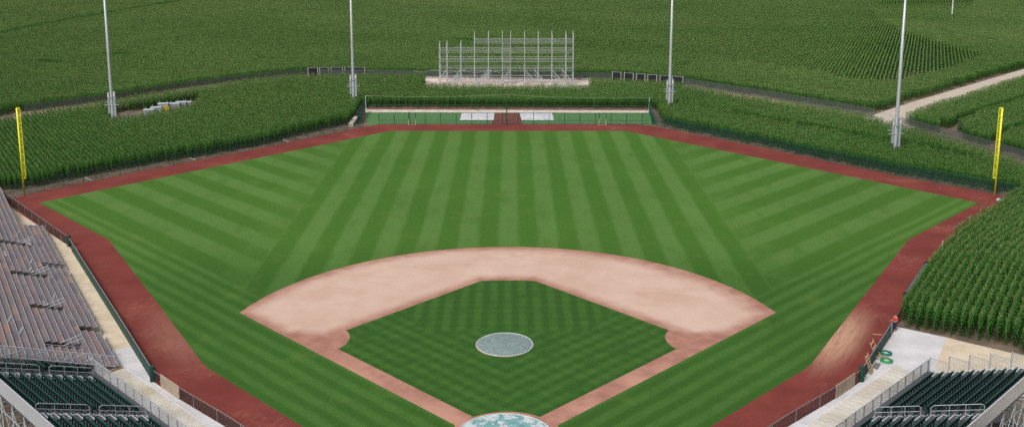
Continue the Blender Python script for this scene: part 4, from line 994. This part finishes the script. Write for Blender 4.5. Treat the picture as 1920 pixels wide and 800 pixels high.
# ------------------------------------------------------------ person at the right wall
pq = G(1677.5, 619.5)
per = thing('person', (pq.x, pq.y, 0), 'person in a red shirt and blue jeans standing at the green wall by the corn', 'person')
def skin(name, V, E, R, mat, root=0, sub=2):
    me = bpy.data.meshes.new(name); me.from_pydata([tuple(v) for v in V], E, []); o = bpy.data.objects.new(name, me); C.objects.link(o); o.parent = per
    md = o.modifiers.new('skin', 'SKIN')
    for i, r in enumerate(R): me.skin_vertices[0].data[i].radius = r if isinstance(r, tuple) else (r, r)
    me.skin_vertices[0].data[root].use_root = True
    if sub: s_ = o.modifiers.new('sub', 'SUBSURF'); s_.levels = sub; s_.render_levels = sub
    me.materials.append(M[mat]); 
    for p in me.polygons: p.use_smooth = True
    md.use_smooth_shade = True
    return o
def mk_skin(name, V, E, R, mat, root=0, sub=2):
    me = bpy.data.meshes.new(name); me.from_pydata([tuple(v) for v in V], E, []); o = bpy.data.objects.new(name, me); C.objects.link(o); o.parent = per
    md = o.modifiers.new('skin', 'SKIN'); md.use_smooth_shade = True
    if not me.skin_vertices: 
        bm = bmesh.new(); bm.from_mesh(me); bm.verts.layers.skin.verify(); bm.to_mesh(me); bm.free()
    for i, r in enumerate(R): me.skin_vertices[0].data[i].radius = r if isinstance(r, tuple) else (r, r)
    me.skin_vertices[0].data[root].use_root = True
    s_ = o.modifiers.new('sub', 'SUBSURF'); s_.levels = sub; s_.render_levels = sub
    me.materials.append(M[mat]); return o
# facing -x (towards the field), local frame about the feet; height 1.72
BV = [(0, 0, .95), (0, 0, 1.12), (-.01, 0, 1.30), (-.01, 0, 1.45), (-.02, 0, 1.53), (-.03, 0, 1.60), (-.035, 0, 1.68),
      (0, .20, 1.41), (-.05, .25, 1.15), (-.24, .20, 1.08), (-.32, .19, 1.09),
      (0, -.20, 1.41), (-.04, -.25, 1.15), (-.22, -.19, 1.10), (-.30, -.18, 1.11),
      (0, .095, .90), (-.01, .11, .49), (.02, .12, .09), (-.12, .13, .04),
      (0, -.095, .90), (.0, -.11, .49), (.03, -.12, .09), (-.11, -.13, .04)]
BE = [(0, 1), (1, 2), (2, 3), (3, 4), (4, 5), (5, 6), (3, 7), (7, 8), (8, 9), (9, 10), (3, 11), (11, 12), (12, 13), (13, 14), (0, 15), (15, 16), (16, 17), (17, 18), (0, 19), (19, 20), (20, 21), (21, 22)]
BRr = [(.10, .14), (.10, .13), (.11, .15), (.09, .13), .05, (.085, .072), (.07, .062), .06, .042, .036, .032, .06, .042, .036, .032, .085, .06, .04, .035, .085, .06, .04, .035]
mk_skin('body', BV, BE, BRr, 'skin')
mk_skin('shirt', [(0, 0, .93), (0, 0, 1.12), (-.01, 0, 1.30), (-.01, 0, 1.44), (0, .20, 1.40), (-.04, .245, 1.18), (0, -.20, 1.40), (-.035, -.245, 1.18)], [(0, 1), (1, 2), (2, 3), (3, 4), (4, 5), (3, 6), (6, 7)], [(.13, .17), (.125, .16), (.13, .18), (.105, .15), .085, .07, .085, .07], 'red')
mk_skin('trousers', [(0, 0, .96), (0, .10, .88), (-.01, .11, .49), (.02, .12, .10), (0, -.10, .88), (0, -.11, .49), (.03, -.12, .10)], [(0, 1), (1, 2), (2, 3), (0, 4), (4, 5), (5, 6)], [(.12, .15), .105, .08, .065, .105, .08, .065], 'jeans')
mk_skin('hair', [(.005, 0, 1.62), (.0, 0, 1.70), (-.03, 0, 1.735)], [(0, 1), (1, 2)], [(.075, .075), (.082, .078), (.06, .06)], 'hair')
for s in (1, -1):
    mk_skin('shoe', [(.05, s*.125, .045), (-.05, s*.13, .045), (-.15, s*.135, .035)], [(0, 1), (1, 2)], [(.05, .045), (.05, .042), (.04, .03)], 'shoe')
    hd = [(-.31, s*.19, 1.09), (-.36, s*.185, 1.09)]
    Vv = [(-.31, s*.19, 1.09), (-.37, s*.19, 1.09)]; Ee = [(0, 1)]; Rr = [.03, .028]
    for f_ in range(4):
        yy = s*.19+(f_-1.5)*.021; b0 = len(Vv); L_ = (.075, .085, .08, .062)[f_]
        Vv += [(-.385, yy, 1.088), (-.385-L_*.5, yy, 1.082), (-.385-L_*.85, yy, 1.055)]; Ee += [(1, b0), (b0, b0+1), (b0+1, b0+2)]; Rr += [.010, .009, .008]
    b0 = len(Vv); Vv += [(-.34, s*.155, 1.085), (-.38, s*.135, 1.075)]; Ee += [(0, b0), (b0, b0+1)]; Rr += [.011, .009]
    mk_skin('hand', Vv, Ee, Rr, 'skin', 0, 1)
fc = MB()
for s in (-1, 1): fc.tube([(-.107, s*.03, 1.645), (-.112, s*.03, 1.645)], .011, 8, mi=1)
fc.tube([(-.10, 0, 1.64), (-.128, 0, 1.615), (-.105, 0, 1.605)], [.008, .014, .008], 8); fc.tube([(-.104, -.022, 1.575), (-.109, 0, 1.573), (-.104, .022, 1.575)], .007, 6, mi=2)
for s in (-1, 1): fc.tube([(-.03, s*.078, 1.66), (-.02, s*.088, 1.635), (-.03, s*.08, 1.60)], [.01, .016, .008], 8)
f_ = fc.build('face', ['skin', 'hair', 'red']); f_.parent = per
per.rotation_euler = (0, 0, math.radians(30))
# ------------------------------------------------------------ light
w = bpy.data.worlds.new('World'); S.world = w; w.use_nodes = True; nt = w.node_tree; bg = nt.nodes['Background']
sky = nt.nodes.new('ShaderNodeTexSky'); sky.sky_type = 'NISHITA'; sky.sun_disc = False
EL, AZ = math.radians(52), math.radians(215)      # behind the left shoulder of the camera
sky.sun_elevation = EL; sky.sun_rotation = AZ; sky.air_density = 1.0; sky.dust_density = 6.0; sky.ozone_density = .5; sky.altitude = 200
hs = nt.nodes.new('ShaderNodeHueSaturation'); hs.inputs['Saturation'].default_value = .35     # cloud-veiled sky
nt.links.new(sky.outputs[0], hs.inputs['Color']); nt.links.new(hs.outputs[0], bg.inputs['Color']); bg.inputs['Strength'].default_value = .13
sl = bpy.data.lights.new('sun', 'SUN'); sl.energy = 1.5; sl.angle = math.radians(14); sl.color = (1, .965, .92)
so = bpy.data.objects.new('sun', sl); C.objects.link(so)
sd = Vector((math.sin(AZ)*math.cos(EL), math.cos(AZ)*math.cos(EL), math.sin(EL)))
so.rotation_euler = sd.to_track_quat('Z', 'Y').to_euler(); so.location = (0, 0, 60)
for o in EMPT:
    if 'o' in o: del o['o']
S.view_settings.view_transform = 'Standard'; S.view_settings.look = 'None'; S.view_settings.gamma = 1; S.view_settings.use_curve_mapping = False
S.view_settings.exposure = 0.12
S.cycles.use_denoising = False
S.render.engine = 'CYCLES'
S.cycles.max_bounces = 5; S.cycles.diffuse_bounces = 2; S.cycles.transparent_max_bounces = 16
S.render.resolution_x, S.render.resolution_y = 1024, 426
